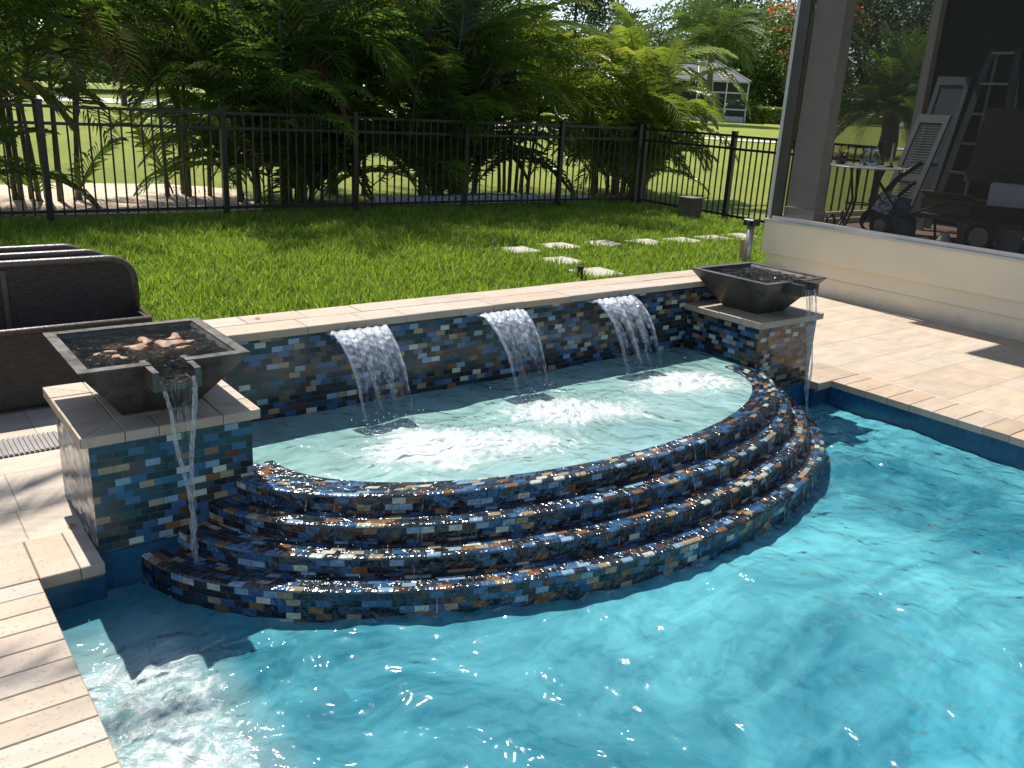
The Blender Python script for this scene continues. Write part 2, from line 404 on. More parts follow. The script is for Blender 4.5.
# ------------------------------------------------------------------ camera
cam = bpy.data.cameras.new('camera'); co = bpy.data.objects.new('camera', cam); col.objects.link(co); sc.camera = co
pi_, ro, ya = math.radians(17.9), math.radians(3.1), math.radians(38.155)
Fv = Vector((math.sin(ya)*math.cos(pi_), math.cos(ya)*math.cos(pi_), -math.sin(pi_))); Rv = Vector((math.cos(ya), -math.sin(ya), 0)); Uv = Rv.cross(Fv)
R2 = Rv*math.cos(ro) + Uv*math.sin(ro); U2 = -Rv*math.sin(ro) + Uv*math.cos(ro)
co.matrix_world = Matrix(((R2.x, U2.x, -Fv.x, 0), (R2.y, U2.y, -Fv.y, 0), (R2.z, U2.z, -Fv.z, 1.65), (0, 0, 0, 1)))
cam.sensor_width = 36; cam.lens = 867*36/1024; cam.clip_end = 1500; cam.clip_start = .05

# ------------------------------------------------------------------ light and sky
S = Vector((.042, .61, 1)).normalized()
sl = bpy.data.lights.new('sun', 'SUN'); sl.energy = 4.6; sl.angle = math.radians(.53); sl.color = (1, .95, .87)
so = bpy.data.objects.new('sun', sl); col.objects.link(so); so.rotation_euler = S.to_track_quat('Z', 'Y').to_euler(); so.location = (0, 0, 20)
w = bpy.data.worlds.new('World'); sc.world = w; w.use_nodes = True
nt = w.node_tree; nt.nodes.clear()
def wn(t, **k):
    n = nt.nodes.new(t)
    for a, b in k.items(): setattr(n, a, b)
    return n
wo = wn('ShaderNodeOutputWorld'); bg = wn('ShaderNodeBackground'); sky = wn('ShaderNodeTexSky', sky_type='NISHITA', sun_disc=False)
sky.sun_elevation = math.asin(S.z); sky.sun_rotation = math.atan2(S.x, S.y); sky.air_density = 1.0; sky.dust_density = .6
tc = wn('ShaderNodeTexCoord'); mp = wn('ShaderNodeMapping'); mp.inputs['Scale'].default_value = (1, 1, 3.2)
nz = wn('ShaderNodeTexNoise'); nz.inputs['Scale'].default_value = 3.1; nz.inputs['Detail'].default_value = 8; nz.inputs['Roughness'].default_value = .58
cr = wn('ShaderNodeValToRGB'); cr.color_ramp.elements[0].position = .53; cr.color_ramp.elements[1].position = .64
mx = wn('ShaderNodeMix', data_type='RGBA'); L = nt.links.new
L(tc.outputs['Generated'], mp.inputs[0]); L(mp.outputs[0], nz.inputs['Vector']); L(nz.outputs[0], cr.inputs[0]); L(cr.outputs[0], mx.inputs[0])
L(sky.outputs[0], mx.inputs[6]); mx.inputs[7].default_value = (4.9, 5.0, 5.2, 1); L(mx.outputs[2], bg.inputs[0]); bg.inputs[1].default_value = .10; L(bg.outputs[0], wo.inputs[0])
sc.view_settings.view_transform = 'Standard'; sc.view_settings.look = 'None'; sc.view_settings.exposure = 0.9; sc.view_settings.gamma = 1
sc.render.engine = 'CYCLES'
try:
    sc.cycles.transparent_max_bounces = 24; sc.cycles.max_bounces = 6; sc.cycles.diffuse_bounces = 3; sc.cycles.glossy_bounces = 3; sc.cycles.transmission_bounces = 3; sc.cycles.sample_clamp_indirect = 6
except Exception: pass

# ------------------------------------------------------------------ ground sheets
def sheet(name, rects, z, mat, holes=None):
    m = MB()
    for x0, x1, y0, y1 in rects: m.add([(x0, y0, z), (x1, y0, z), (x1, y1, z), (x0, y1, z)], [(0, 1, 2, 3)])
    return tag(m.build(name, mat), kind='structure')
# deck round the pool
CO = .30
sheet('pool_deck', [(-9, XL-CO, -9, 6.2), (XL-CO, .576, YN+CO, 6.2), (.576, 1.3, 3.75, 6.2), (XR+CO, 7.66, -9, 5.3), (4.96, XR+CO, YN+CO, 5.3), (XL-CO, XR+CO, -9, -5.3)], 0., M['deck'])
# coping stones along the pool edge
cp = MB(); g = .003
def stones(x0, x1, y0, y1, alongx, step, z=.0, t=.045, rows=1, seed=1, mb=None, jitter=0.):
    r = random.Random(seed); mb = mb or cp
    a, b = (x0, x1) if alongx else (y0, y1); c, d = (y0, y1) if alongx else (x0, x1)
    for k in range(rows):
        lo = c + (d-c)*k/rows; hi = c + (d-c)*(k+1)/rows
        q = a + (-(step*.45) if k % 2 else 0)
        while q < b - .01:
            e = q + step*(1 + r.uniform(-jitter, jitter)); s0 = max(q, a) + g/2; s1 = min(e, b) - g/2
            if s1 - s0 > .02:
                zz = z + r.uniform(-.0012, .0012)
                if alongx: mb.box(s0, s1, lo+g/2, hi-g/2, zz-t, zz, bev=.003)
                else: mb.box(lo+g/2, hi-g/2, s0, s1, zz-t, zz, bev=.003)
            q = e
    return mb
stones(XL-CO, XL+.02, -5, YN-.02, False, .106, .003, seed=2)
stones(XL+.021, .576, YN-.02, YN+CO, True, .13, .003, seed=3); stones(XL-CO, XL+.02, YN-.019, YN+CO, True, .16, .003, seed=9)
stones(XR-.02, XR+CO, -5, YN-.02, False, .15, .003, seed=4); stones(4.957, XR-.021, YN-.02, YN+CO, True, .17, .003, seed=5); stones(XR-.02, XR+CO, YN-.019, YN+CO, True, .16, .003, seed=6)
stones(XL-CO, XR+CO, -5.3, -5.0, True, .15, .003, seed=8)
tag(cp.build('pool_coping', M['stone']), kind='structure')
gr = MB()
for x0, x1, y0, y1 in ((XL-CO, XL, -5, YN), (XL-CO, .57, YN, YN+CO), (XR, XR+CO, -5, YN), (4.96, XR+CO, YN, YN+CO)): gr.box(x0, x1, y0, y1, -.06, -.005)
tag(gr.build('coping_bed', M['grout']), kind='structure')
# pool shell
ps = MB(); D = -1.35
ps.box(XL-.2, XL, -5, YN+.05, D, -.045); ps.box(XR, XR+.2, -5, YN+.05, D, -.045); ps.box(XL, .574, YN+.02, YN+.25, D, -.047); ps.box(4.955, XR, YN+.02, YN+.25, D, -.047); ps.box(.574, 4.955, 3.16, 3.3, D, -.35)
ps.box(XL, XR, -5.2, -5, D, -.045); ps.box(XL-.2, XR+.2, -5.2, YN+.25, D-.1, D)
tag(ps.build('pool_shell', M['plaster']), kind='structure')
wl = MB(); zt, zb = -.044, -.35
wl.box(XL, XL+.008, -5, YN+.01, zb, zt); wl.box(XR-.008, XR, -5, YN+.01, zb, zt); wl.box(XL+.008, .574, YN+.010, YN+.02, zb, zt); wl.box(4.955, XR-.008, YN+.010, YN+.02, zb, zt); wl.box(.5745, 1.3, 3.140, 3.152, zb, -.012); wl.box(4.2, 4.9545, 3.140, 3.152, zb, -.012)
wl.box(.5745, .58, YN+.02, 3.139, zb, -.047); wl.box(4.949, 4.9545, YN+.02, 3.139, zb, -.047)
tag(wl.build('waterline_tile', M['pooltile']), kind='structure')
sh = MB(); sh.box(XL+.008, .78, -5, YN+.01, D, -.30, bev=.03)
tag(sh.build('pool_bench', M['shelf']), kind='structure')

# lawn terrain with the fence line inside it
xs = sorted(set([-70, -45, -30, -20, -12, -9, -5, -2, 1.3, 3, 4.96, 7.6, 10.2, 14, 18, 24, 32, 45, 60, 80, 110, 150, 400, 900]))
ys = sorted(set([-60, -30, -12, -9, -5, 0, 2, 4.0, 5.3, 6.2, 8, 10.2, 12, 14, 18, 24, 32, 45, 60, 80, 110, 150, 400, 900]))
tv = [(x, y, ground_z(x, y)) for y in ys for x in xs]; tf = []
nx = len(xs)
for j in range(len(ys)-1):
    for i in range(nx-1):
        cx, cy = (xs[i]+xs[i+1])/2, (ys[j]+ys[j+1])/2
        inside = (-9 < cx < 1.3 and -9 < cy < 6.2) or (1.3 < cx < 4.96 and -9 < cy < 4.0) or (4.96 < cx < 7.6 and -9 < cy < 5.3)
        if not inside: tf.append((j*nx+i, j*nx+i+1, (j+1)*nx+i+1, (j+1)*nx+i))
m = MB(); m.add(tv, tf); tag(m.build('lawn', M['lawn'], smooth=False), kind='structure')
eb = MB(); eb.box(-9, 1.3, 6.14, 6.20, -.05, .17); eb.box(1.24, 1.3, 4.014, 6.14, -.05, .17); eb.box(4.96, 7.6, 5.24, 5.3, -.05, .172); eb.box(4.96, 5.02, 4.02, 5.24, -.05, .17)
tag(eb.build('lawn_kerb', M['grout']), kind='structure')

def drape(name, pts, mat, dz=.006, n=14):
    """pts: two polylines (near, far) swept over the terrain"""
    a, b = pts; m = MB(); vs = []
    for k in range(n+1):
        t = k/n
        for P in (a, b):
            s = t*(len(P)-1); i = min(int(s), len(P)-2); f = s-i
            x = P[i][0]*(1-f)+P[i+1][0]*f; y = P[i][1]*(1-f)+P[i+1][1]*f
            vs.append((x, y, ground_z(x, y)+dz))
    m.add(vs, [(2*k, 2*k+2, 2*k+3, 2*k+1) for k in range(n)])
    return tag(m.build(name, mat), kind='structure')
drape('sandy_bed', ([(.6, 11.2), (2.0, 11.0), (3.4, 10.8), (4.4, 10.95)], [(.8, 14.0), (2.4, 14.4), (4.0, 14.1), (4.9, 13.4)]), M['sand'])
drape('garden_path', ([(20, 33), (28.4, 23.9), (34, 18), (44, 4)], [(21, 34), (29.3, 25.2), (35, 19.2), (45.5, 5)]), M['road'], .03, 30)
drape('road', ([(-40, 41), (10, 41), (25, 39), (38, 38)], [(-40, 46), (10, 46), (25, 44), (40, 42)]), M['road'], .03, 30)

# ------------------------------------------------------------------ grass
rs = np.random.RandomState(3)
STONES = [(5.56, 7.10), (6.17, 7.15), (6.79, 7.12), (7.39, 7.02), (7.95, 6.97), (8.52, 6.97), (9.05, 6.98), (5.57, 6.42), (5.50, 5.82)]
def grass(N, x0, x1, y0, y1, hmin, hmax, wd, name, keep):
    X = rs.uniform(x0, x1, N); Y = rs.uniform(y0, y1, N)
    k = keep(X, Y); X = X[k]; Y = Y[k]; N = len(X)
    H = rs.uniform(hmin, hmax, N)*(0.75+.5*(np.sin(X*2.1+1)*np.sin(Y*2.7)+1)/2)*(.45+1.0*rs.rand(4096)[((X*12).astype(int)*37+(Y*12).astype(int)*101) % 4096]); A = rs.uniform(0, 2*PI, N); W = wd*rs.uniform(.7, 1.3, N)
    B = rs.uniform(0, 2*PI, N); Ln = H*rs.uniform(.15, .8, N)
    r = np.hypot(X, Y); Z = .178 + .021*np.clip(np.minimum(r, 75)-14, 0, None) - .005
    dx, dy = np.cos(A)*W/2, np.sin(A)*W/2; lx, ly = np.cos(B)*Ln, np.sin(B)*Ln
    V = np.zeros((N, 5, 3))
    V[:, 0] = np.stack([X-dx, Y-dy, Z], 1); V[:, 1] = np.stack([X+dx, Y+dy, Z], 1)
    V[:, 2] = np.stack([X+dx*.8+lx*.35, Y+dy*.8+ly*.35, Z+H*.6], 1); V[:, 3] = np.stack([X-dx*.8+lx*.35, Y-dy*.8+ly*.35, Z+H*.6], 1)
    V[:, 4] = np.stack([X+lx, Y+ly, Z+H], 1)
    b = np.arange(N)[:, None]*5
    F = np.concatenate([b+np.array([[0, 1, 2]]), b+np.array([[0, 2, 3]]), b+np.array([[3, 2, 4]])])
    rn = np.repeat(rs.uniform(0, 1, N), 5); tip = np.tile([0, 0, .6, .6, 1.], N)
    return tag(np_mesh(name, V.reshape(-1, 3), F, M['grass'], False, dict(rnd=rn, tip=tip)), 'bright green lawn grass behind the raised wall', 'grass', kind='stuff')
def keep_near(X, Y):
    k = np.ones(len(X), bool)
    for sx, sy in STONES: k &= ~((abs(X-sx) < .175) & (abs(Y-sy) < .175))
    k &= ~((X < 1.32) & (Y < 6.22)); k &= ~((X > 4.9) & (Y < 5.33)); k &= ~((X > 7.5) & (Y < 5.64))
    return k
grass(210000, -.3, 10.4, 4.03, 10.4, .035, .100, .0105, 'grass', keep_near)

# ------------------------------------------------------------------ raised wall
rw = empty('raised_wall', (2.75, 3.85, 0), 'long raised wall of blue and brown glass mosaic with cream stone coping behind the spa', 'wall')
m = MB(); m.box(1.02, 4.95, 3.72, 3.99, -.4, .565); m.build('tiled_face', M['tile'], rw)
m = MB(); stones(.99, 4.97, WY0, WY1, True, .30, WZ, .036, 2, 11, m, .35); m.build('coping', M['stone'], rw)
m = MB(); m.box(1.0, 4.96, WY0+.012, WY1-.01, .566, .598); m.build('mortar_bed', M['grout'], rw)
for x0, x1 in ((1.74, 2.08), (2.61, 2.93), (3.42, 3.79)):
    m = MB(); m.box(x0+.03, x1-.02, 3.668, 3.7195, .556, .5655); m.build('spillway_lip', M['white'], rw)

# ------------------------------------------------------------------ pedestals, bowls
def pedestal(x0, label):
    t = empty('pedestal', (x0+.327, (PY0+PY1)/2, 0), label, 'pedestal', 'mosaic pedestals carrying the water bowls')
    m = MB(); m.box(x0+.03, x0+.624, PY0+.03, PY1-.05, -.008, PZ-.042); m.build('tiled_body', M['tile'], t)
    m = MB(); x1 = x0+.654; e = .15
    stones(x0+e, x1-e, PY0, PY0+e, True, .118, PZ, .038, 1, 21, m); stones(x0+e, x1-e, PY1-e, PY1, True, .118, PZ, .038, 1, 22, m)
    stones(x0, x0+e, PY0+e, PY1-e, False, .178, PZ, .038, 1, 23, m); stones(x1-e, x1, PY0+e, PY1-e, False, .178, PZ, .038, 1, 24, m)
    for cx, cy, fx, fy in ((x0, PY0, 1, 1), (x1, PY0, -1, 1), (x0, PY1, 1, -1), (x1, PY1, -1, -1)):   # mitred corners
        for tri in (((0, 0), (e, 0), (e, e)), ((0, 0), (e, e), (0, e))):
            cg = (sum(p[0] for p in tri)/3, sum(p[1] for p in tri)/3)
            P = [(cx+fx*(cg[0]+(p[0]-cg[0])*.965), cy+fy*(cg[1]+(p[1]-cg[1])*.965)) for p in tri]
            if fx*fy*((tri[1][0]-tri[0][0])*(tri[2][1]-tri[0][1])-(tri[2][0]-tri[0][0])*(tri[1][1]-tri[0][1])) < 0: P = P[::-1]
            m.add([(a, b, PZ-.038) for a, b in P]+[(a, b, PZ) for a, b in P], [(2, 1, 0), (3, 4, 5), (0, 1, 4, 3), (1, 2, 5, 4), (2, 0, 3, 5)])
    stones(x0+e, x1-e, PY0+e, PY1-e, True, .177, PZ, .038, 2, 25, m)
    m.build('cap', M['stone'], t)
    m = MB(); m.box(x0+.012, x1-.012, PY0+.012, PY1-.012, PZ-.041, PZ-.007); m.build('mortar_bed', M['grout'], t)
    return t
pedestal(PX0, 'left mosaic pedestal with cream stone cap, brightest tiles, carrying the bowl full of brown rocks')
pedestal(QX0, 'right mosaic pedestal with cream stone cap, beside the bowl stream nearest the porch')

RZ = .698
def frustum(m, cx, cy, r0, z0, r1, z1, inward=False, gap=None, mi=0):
    a = [(-1, -1), (1, -1), (1, 1), (-1, 1)]
    vs = [(cx+r0*i, cy+r0*j, z0) for i, j in a] + [(cx+r1*i, cy+r1*j, z1) for i, j in a]
    fs = []
    for i in range(4):
        if gap and i == 0: continue
        j = (i+1) % 4; f = (i, j, 4+j, 4+i); fs.append(f[::-1] if inward else f)
    m.add(vs, fs, mi=mi)
def bowl(cx, label):
    cy = 3.418
    t = empty('water_bowl', (cx, cy, PZ), label, 'water bowl', 'square metal bowls spilling into the pool')
    m = MB(); R = .3025; r = .135; z0 = PZ+.001; sw = .062; lip = .040; zl = RZ-.030
    frustum(m, cx, cy, r, z0, R, RZ-.006, gap=True)
    # front face with the opening for the spout cut out
    def fy(z): return cy-(r+(R-r)*(z-z0)/(RZ-.006-z0))
    k = (zl-z0)/(RZ-.006-z0); rl = r+(R-r)*k; zt = RZ-.006
    m.add([(cx-r, fy(z0), z0), (cx+r, fy(z0), z0), (cx+rl, fy(zl), zl), (cx-rl, fy(zl), zl), (cx-R, fy(zt), zt), (cx-sw, fy(zt), zt), (cx-sw, fy(zl), zl), (cx+sw, fy(zl), zl), (cx+sw, fy(zt), zt), (cx+R, fy(zt), zt)],
          [(0, 1, 2, 7, 6, 3), (3, 6, 5, 4), (7, 2, 9, 8)])
    m.box(cx-r, cx+r, cy-r, cy+r, z0, z0+.004)
    # rim lip and inside faces
    for x0, x1, y0, y1 in ((-R, -R+lip, -R, R), (R-lip, R, -R, R), (-R+lip, R-lip, R-lip, R), (-R+lip, -sw, -R, -R+lip), (sw, R-lip, -R, -R+lip)):
        m.box(cx+x0, cx+x1, cy+y0, cy+y1, RZ-.0055, RZ)
    frustum(m, cx, cy, r-.02, z0+.03, R-lip, RZ-.006, inward=True, gap=True)
    a = [(-1, -1), (1, -1)]
    m.add([(cx-(r-.02), cy-(r-.02), z0+.03), (cx+(r-.02), cy-(r-.02), z0+.03), (cx+.22, cy-.22, zl-.005), (cx-.22, cy-.22, zl-.005)], [(3, 2, 1, 0)])
    m.box(cx-.115, cx+.115, cy-.115, cy+.115, z0+.029, z0+.03)
    for s in (-1, 1):
        m.add([(cx+s*sw, cy-.22, zl-.006), (cx+s*.22, cy-.22, zl-.006), (cx+s*(R-lip), cy-R+lip, RZ-.006), (cx+s*sw, cy-R+lip, RZ-.006)], [(0, 1, 2, 3)])
    m.build('body', M['bowl'], t)
    m = MB(); y1 = cy-.225; y0 = cy-R-.095; wt = .022
    m.box(cx-sw-wt, cx-sw, y0, y1, zl-.045, RZ-.004); m.box(cx+sw, cx+sw+wt, y0, y1, zl-.045, RZ-.004)
    m.box(cx-sw, cx+sw, y0, y1, zl-.045, zl-.022)
    m.build('spout', M['bowl'], t)
    return t
BX = (.867, 4.650)
bowl(BX[0], 'left square dark metal bowl heaped with brown rocks, spilling a thin stream')
bowl(BX[1], 'right square dark metal bowl, beside the cream house wall, spilling forked strands')
M['bowlwater'] = mat_water('bowl_water', (.02, .025, .03), (.06, .06, .055), (.75, .74, .70), .04, .18, 6., 22., bst=1.0, bd=.085)

def rock(cx, cy, cz, r, seed, label, mat, grp):
    q = random.Random(seed); m = MB(); vs = []; fs = []; n, k = 9, 6
    ph = [q.uniform(0, 6.3) for _ in range(6)]
    sx, sy, sz = q.uniform(.85, 1.25), q.uniform(.8, 1.15), q.uniform(.5, .62)
    for i in range(k+1):
        th = PI*i/k
        for j in range(n):
            a = 2*PI*j/n
            rr = r*(1+.16*math.sin(3*a+ph[0])*math.sin(th)+.13*math.sin(2*a+ph[1]+2*th)+.10*math.sin(5*th+ph[2]+a)+q.uniform(-.06, .06))
            if i in (0, k): rr = r
            vs.append((cx+sx*rr*math.sin(th)*math.cos(a), cy+sy*rr*math.sin(th)*math.sin(a), cz+sz*rr*math.cos(th)))
    for i in range(k):
        for j in range(n): fs.append((i*n+j, (i+1)*n+j, (i+1)*n+(j+1) % n, i*n+(j+1) % n))
    m.add(vs, fs); return tag(m.build('rock', mat, smooth=True, loc=(cx, cy, cz-sz*r)), label, 'rock', grp)
M['rock'] = mat_simple('tumbled_rock', (.22, .115, .055), .6, var=.5, scale=9, bump=.5, bscale=40)
rk = random.Random(5)
for i, (dx, dy, r) in enumerate([(-.15, -.02, .052), (-.10, .09, .05), (-.03, .02, .056), (.03, .10, .055), (.09, .02, .058), (.14, .10, .05), (-.05, -.07, .048), (.03, -.06, .052), (.12, -.06, .045), (.17, .03, .045), (-.12, -.09, .045)]):
    rock(BX[0]+dx, 3.418+dy, RZ-.019-.026+rk.uniform(-.006, .004), r, i, 'tumbled brown rock in the heap under rippling water of the left bowl', M['rock'], 'brown rocks heaped in the left bowl')
for i, (dx, dy, r) in enumerate([(-.08, .0, .05), (.0, .06, .05), (.08, -.02, .055), (.02, -.07, .045), (.14, .05, .05)]):
    rock(BX[1]+dx, 3.418+dy, .622, r, 40+i, 'brown rock lying under the water of the right bowl', M['rock'], 'brown rocks under water in the right bowl')

# ------------------------------------------------------------------ spa with its cascade steps
spa = empty('spa', (XM, YE, 0), 'half round raised spa with four overflowing mosaic cascade tiers', 'spa')
def ellipse_pts(a, b, n=96):
    out = []
    dl = max(0., .047 + (a-A1)*.30) if a > A0+.02 else 0.
    for k in range(n+1):
        x = XM+a*math.cos(PI+PI*k/n); x -= dl*max(0, (1.75-x)/.85)**2; out.append((x, YE+b*math.sin(PI+PI*k/n)))
    return out
def ring(name, ai, bi, ao, bo, z, zb, ztin=None):
    n = 120; inn = ellipse_pts(ai, bi, n); out = ellipse_pts(ao, bo, n); ch = .010
    outc = ellipse_pts(ao-ch, bo-ch, n); outm = ellipse_pts(ao-ch*.3, bo-ch*.3, n)
    m = MB(); s = ao*3.71; wdt = bo-bi; vo = .0275*int(ao*100 % 17)
    for k in range(n):
        ds = math.hypot(out[k+1][0]-out[k][0], out[k+1][1]-out[k][1]); u0, u1 = s, s+ds; s += ds
        w0 = math.hypot(out[k][0]-inn[k][0], out[k][1]-inn[k][1]); w1 = math.hypot(out[k+1][0]-inn[k+1][0], out[k+1][1]-inn[k+1][1])
        rows = [(inn, z, 'i'), (outc, z, ch), (outm, z-ch*.3, ch*.4), (out, z-ch, 0), (out, zb, -(z-ch-zb))]
        for q in range(4):
            (P, zp, vp), (Q, zq, vq) = rows[q], rows[q+1]
            va = w0 if vp == 'i' else vp; vb = w1 if vp == 'i' else vp
            m.add([(*P[k], zp), (*Q[k], zq), (*Q[k+1], zq), (*P[k+1], zp)], [(0, 1, 2, 3)], [[(u0, va+vo), (u0, vq+vo), (u1, vq+vo), (u1, vb+vo)]])
        if ztin is not None:
            m.add([(*inn[k], ztin), (*inn[k], z), (*inn[k+1], z), (*inn[k+1], ztin)], [(0, 1, 2, 3)], [[(u0, ztin), (u0, z), (u1, z), (u1, ztin)]])
    for k in (0, n):
        m.add([(*inn[k], z), (*out[k], z), (*out[k], z-.3), (*inn[k], z-.3)], [(0, 1, 2, 3) if k else (3, 2, 1, 0)])
    return m.build(name, M['tilewet'], spa, smooth=False)
for i in range(4):
    a, b = A1+DA*i, B1+DB*i
    ia, ib = (A0, B0) if i == 0 else (A1+DA*(i-1)-.02, B1+DB*(i-1)-.02)
    ring('spa_rim' if i == 0 else 'cascade_step', ia, ib, a, b, Z1-DZ*i, (Z1-DZ*(i+1)-.02) if i < 3 else -1.3, -.3 if i == 0 else None)
m = MB(); q = .35; m.box(1.17, 4.34, 2.3, 3.72, -.40, -.35)
m.build('basin_floor', M['spaplaster'], spa)

# ------------------------------------------------------------------ water surfaces
def wave(X, Y, seed, lmin, lmax, amp, n=22):
    r = np.random.RandomState(seed); Z = np.zeros_like(X)
    wx = X + .12*np.sin(Y*3.1+1)+.05*np.sin(Y*7+X*4); wy = Y + .12*np.sin(X*2.7+2)+.05*np.sin(X*8-Y*3)
    for _ in range(n):
        l = math.exp(r.uniform(math.log(lmin), math.log(lmax))); a = r.uniform(0, 2*PI); k = 2*PI/l
        Z += amp*(l/lmax)**1.0*np.sin(k*(wx*math.cos(a)+wy*math.sin(a))+r.uniform(0, 6.3))
    return Z/math.sqrt(n)*2
def surface(name, x0, x1, y0, y1, step, inside, z, zf, foamf, cloudf, mat):
    xs_ = np.arange(x0, x1+step*.5, step); ys_ = np.arange(y0, y1+step*.5, step); X, Y = np.meshgrid(xs_, ys_)
    F = foamf(X, Y); C = cloudf(X, Y); Z = z + zf(X, Y, F)
    nxx = len(xs_); idx = np.arange(X.size).reshape(X.shape)
    cx = (X[:-1, :-1]+X[1:, 1:])/2; cy = (Y[:-1, :-1]+Y[1:, 1:])/2; k = inside(cx, cy)
    Q = np.stack([idx[:-1, :-1][k], idx[:-1, 1:][k], idx[1:, 1:][k], idx[1:, :-1][k]], 1)
    used = np.unique(Q); mp_ = np.full(X.size, -1); mp_[used] = np.arange(len(used))
    V = np.stack([X.ravel(), Y.ravel(), Z.ravel()], 1)[used]
    o = np_mesh(name, V, mp_[Q], mat, True, dict(foam=F.ravel()[used], cloud=C.ravel()[used]))
    return o
def blob(X, Y, x, y, rx, ry, a=0.):
    dx, dy = X-x, Y-y; u = dx*math.cos(a)+dy*math.sin(a); v = -dx*math.sin(a)+dy*math.cos(a)
    return np.exp(-((u/rx)**2+(v/ry)**2))
def spa_foam(X, Y):
    f = np.zeros_like(X)
    for x, y, rx, ry, a, s in ((1.98, 3.02, .24, .17, -.2, 1.0), (2.2, 2.93, .34, .15, -.3, .75), (1.78, 3.08, .25, .12, 0, .55), (2.78, 3.12, .22, .15, -.2, 1.0), (3.0, 3.02, .30, .14, -.4, .72), (3.72, 3.15, .24, .12, -.1, 1.05), (3.88, 3.06, .22, .12, -.2, .7),
                               (1.93, 3.31, .13, .06, 0, .66), (2.79, 3.31, .12, .06, 0, .66), (3.62, 3.31, .15, .06, 0, .66)):
        f = np.maximum(f, s*1.25*blob(X, Y, x, y, rx*1.6, ry*1.65, a))
    return f
M['spawater'] = mat_water('spa_water', (.15, .30, .29), (.27, .44, .43), (.60, .78, .76), .66, .86, 1.1, 10., bst=.6, bd=.045)
sw = surface('spa_water', 1.17, 4.36, 2.30, 3.72, .014,
    lambda x, y: (((x-XM)/(A0+.01))**2+((y-YE)/(B0+.01))**2 < 1) | (y > YE), ZS,
    lambda X, Y, F: wave(X, Y, 4, .10, .55, .0035)+F*(np.minimum(np.abs(wave(X, Y, 8, .06, .16, .006, 26)), .012)+.006), spa_foam,
    lambda X, Y: np.clip(spa_foam(X, Y)*1.2, 0, 1)*.7, M['spawater'])
tag(sw, kind='structure')
def pool_foam(X, Y):
    f = .0*X
    e = ((X-XM)/(A1+3*DA))**2+((Y-YE)/(B1+3*DB))**2
    f = np.maximum(f, .55*np.exp(-((np.sqrt(e)-1)/.035)**2))
    f = np.maximum(f, .74*np.clip((.84-X)/.15, 0, 1)*np.clip((2.95-Y)/.35, 0, 1))
    for x, y, rx, ry, a, s in ((.879, 2.95, .05, .04, 0, .7), (4.75, 2.92, .10, .08, 0, .7), (4.75, 2.60, .15, .25, 0, .40), (1.05, 2.60, .14, .08, .4, .42), (4.45, 2.35, .12, .22, -.5, .33)):
        f = np.maximum(f, s*blob(X, Y, x, y, rx, ry, a))
    return f
def pool_cloud(X, Y):
    c = .85*blob(X, Y, .95, 3.35, .32, .20, -.2)
    c = np.maximum(c, .85*np.clip((.86-X)/.18, 0, 1)*np.clip((3.0-Y)/.3, 0, 1))
    return c
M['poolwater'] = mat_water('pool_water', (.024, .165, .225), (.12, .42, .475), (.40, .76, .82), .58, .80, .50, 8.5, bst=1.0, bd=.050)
def pw(name, x0, x1, y0, y1, st, ins):
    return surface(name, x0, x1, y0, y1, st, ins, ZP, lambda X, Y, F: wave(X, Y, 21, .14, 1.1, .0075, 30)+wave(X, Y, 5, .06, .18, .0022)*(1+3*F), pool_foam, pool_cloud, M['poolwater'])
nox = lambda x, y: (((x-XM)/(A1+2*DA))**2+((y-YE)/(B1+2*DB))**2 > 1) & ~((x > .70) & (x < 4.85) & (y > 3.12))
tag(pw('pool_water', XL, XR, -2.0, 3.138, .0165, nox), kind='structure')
for i, bx in enumerate(BX):
    cy = 3.418
    def ins(x, y, bx=bx): return ((abs(x-bx) < .262) & (abs(y-cy) < .262)) | ((abs(x-bx) < .061) & (y < cy-.2))
    o = surface('bowl_water', bx-.265, bx+.265, cy-.40, cy+.265, .0075, ins, RZ-.019,
        lambda X, Y, F: wave(X, Y, 30+i, .03, .12, .0032)+F*.001-np.clip((cy-.33-Y)/.07, 0, 1)*.006, lambda X, Y: .32*blob(X, Y, bx, cy-.18, .13, .16)+.12, lambda X, Y: .0*X, M['bowlwater'])
    tag(o, kind='structure')

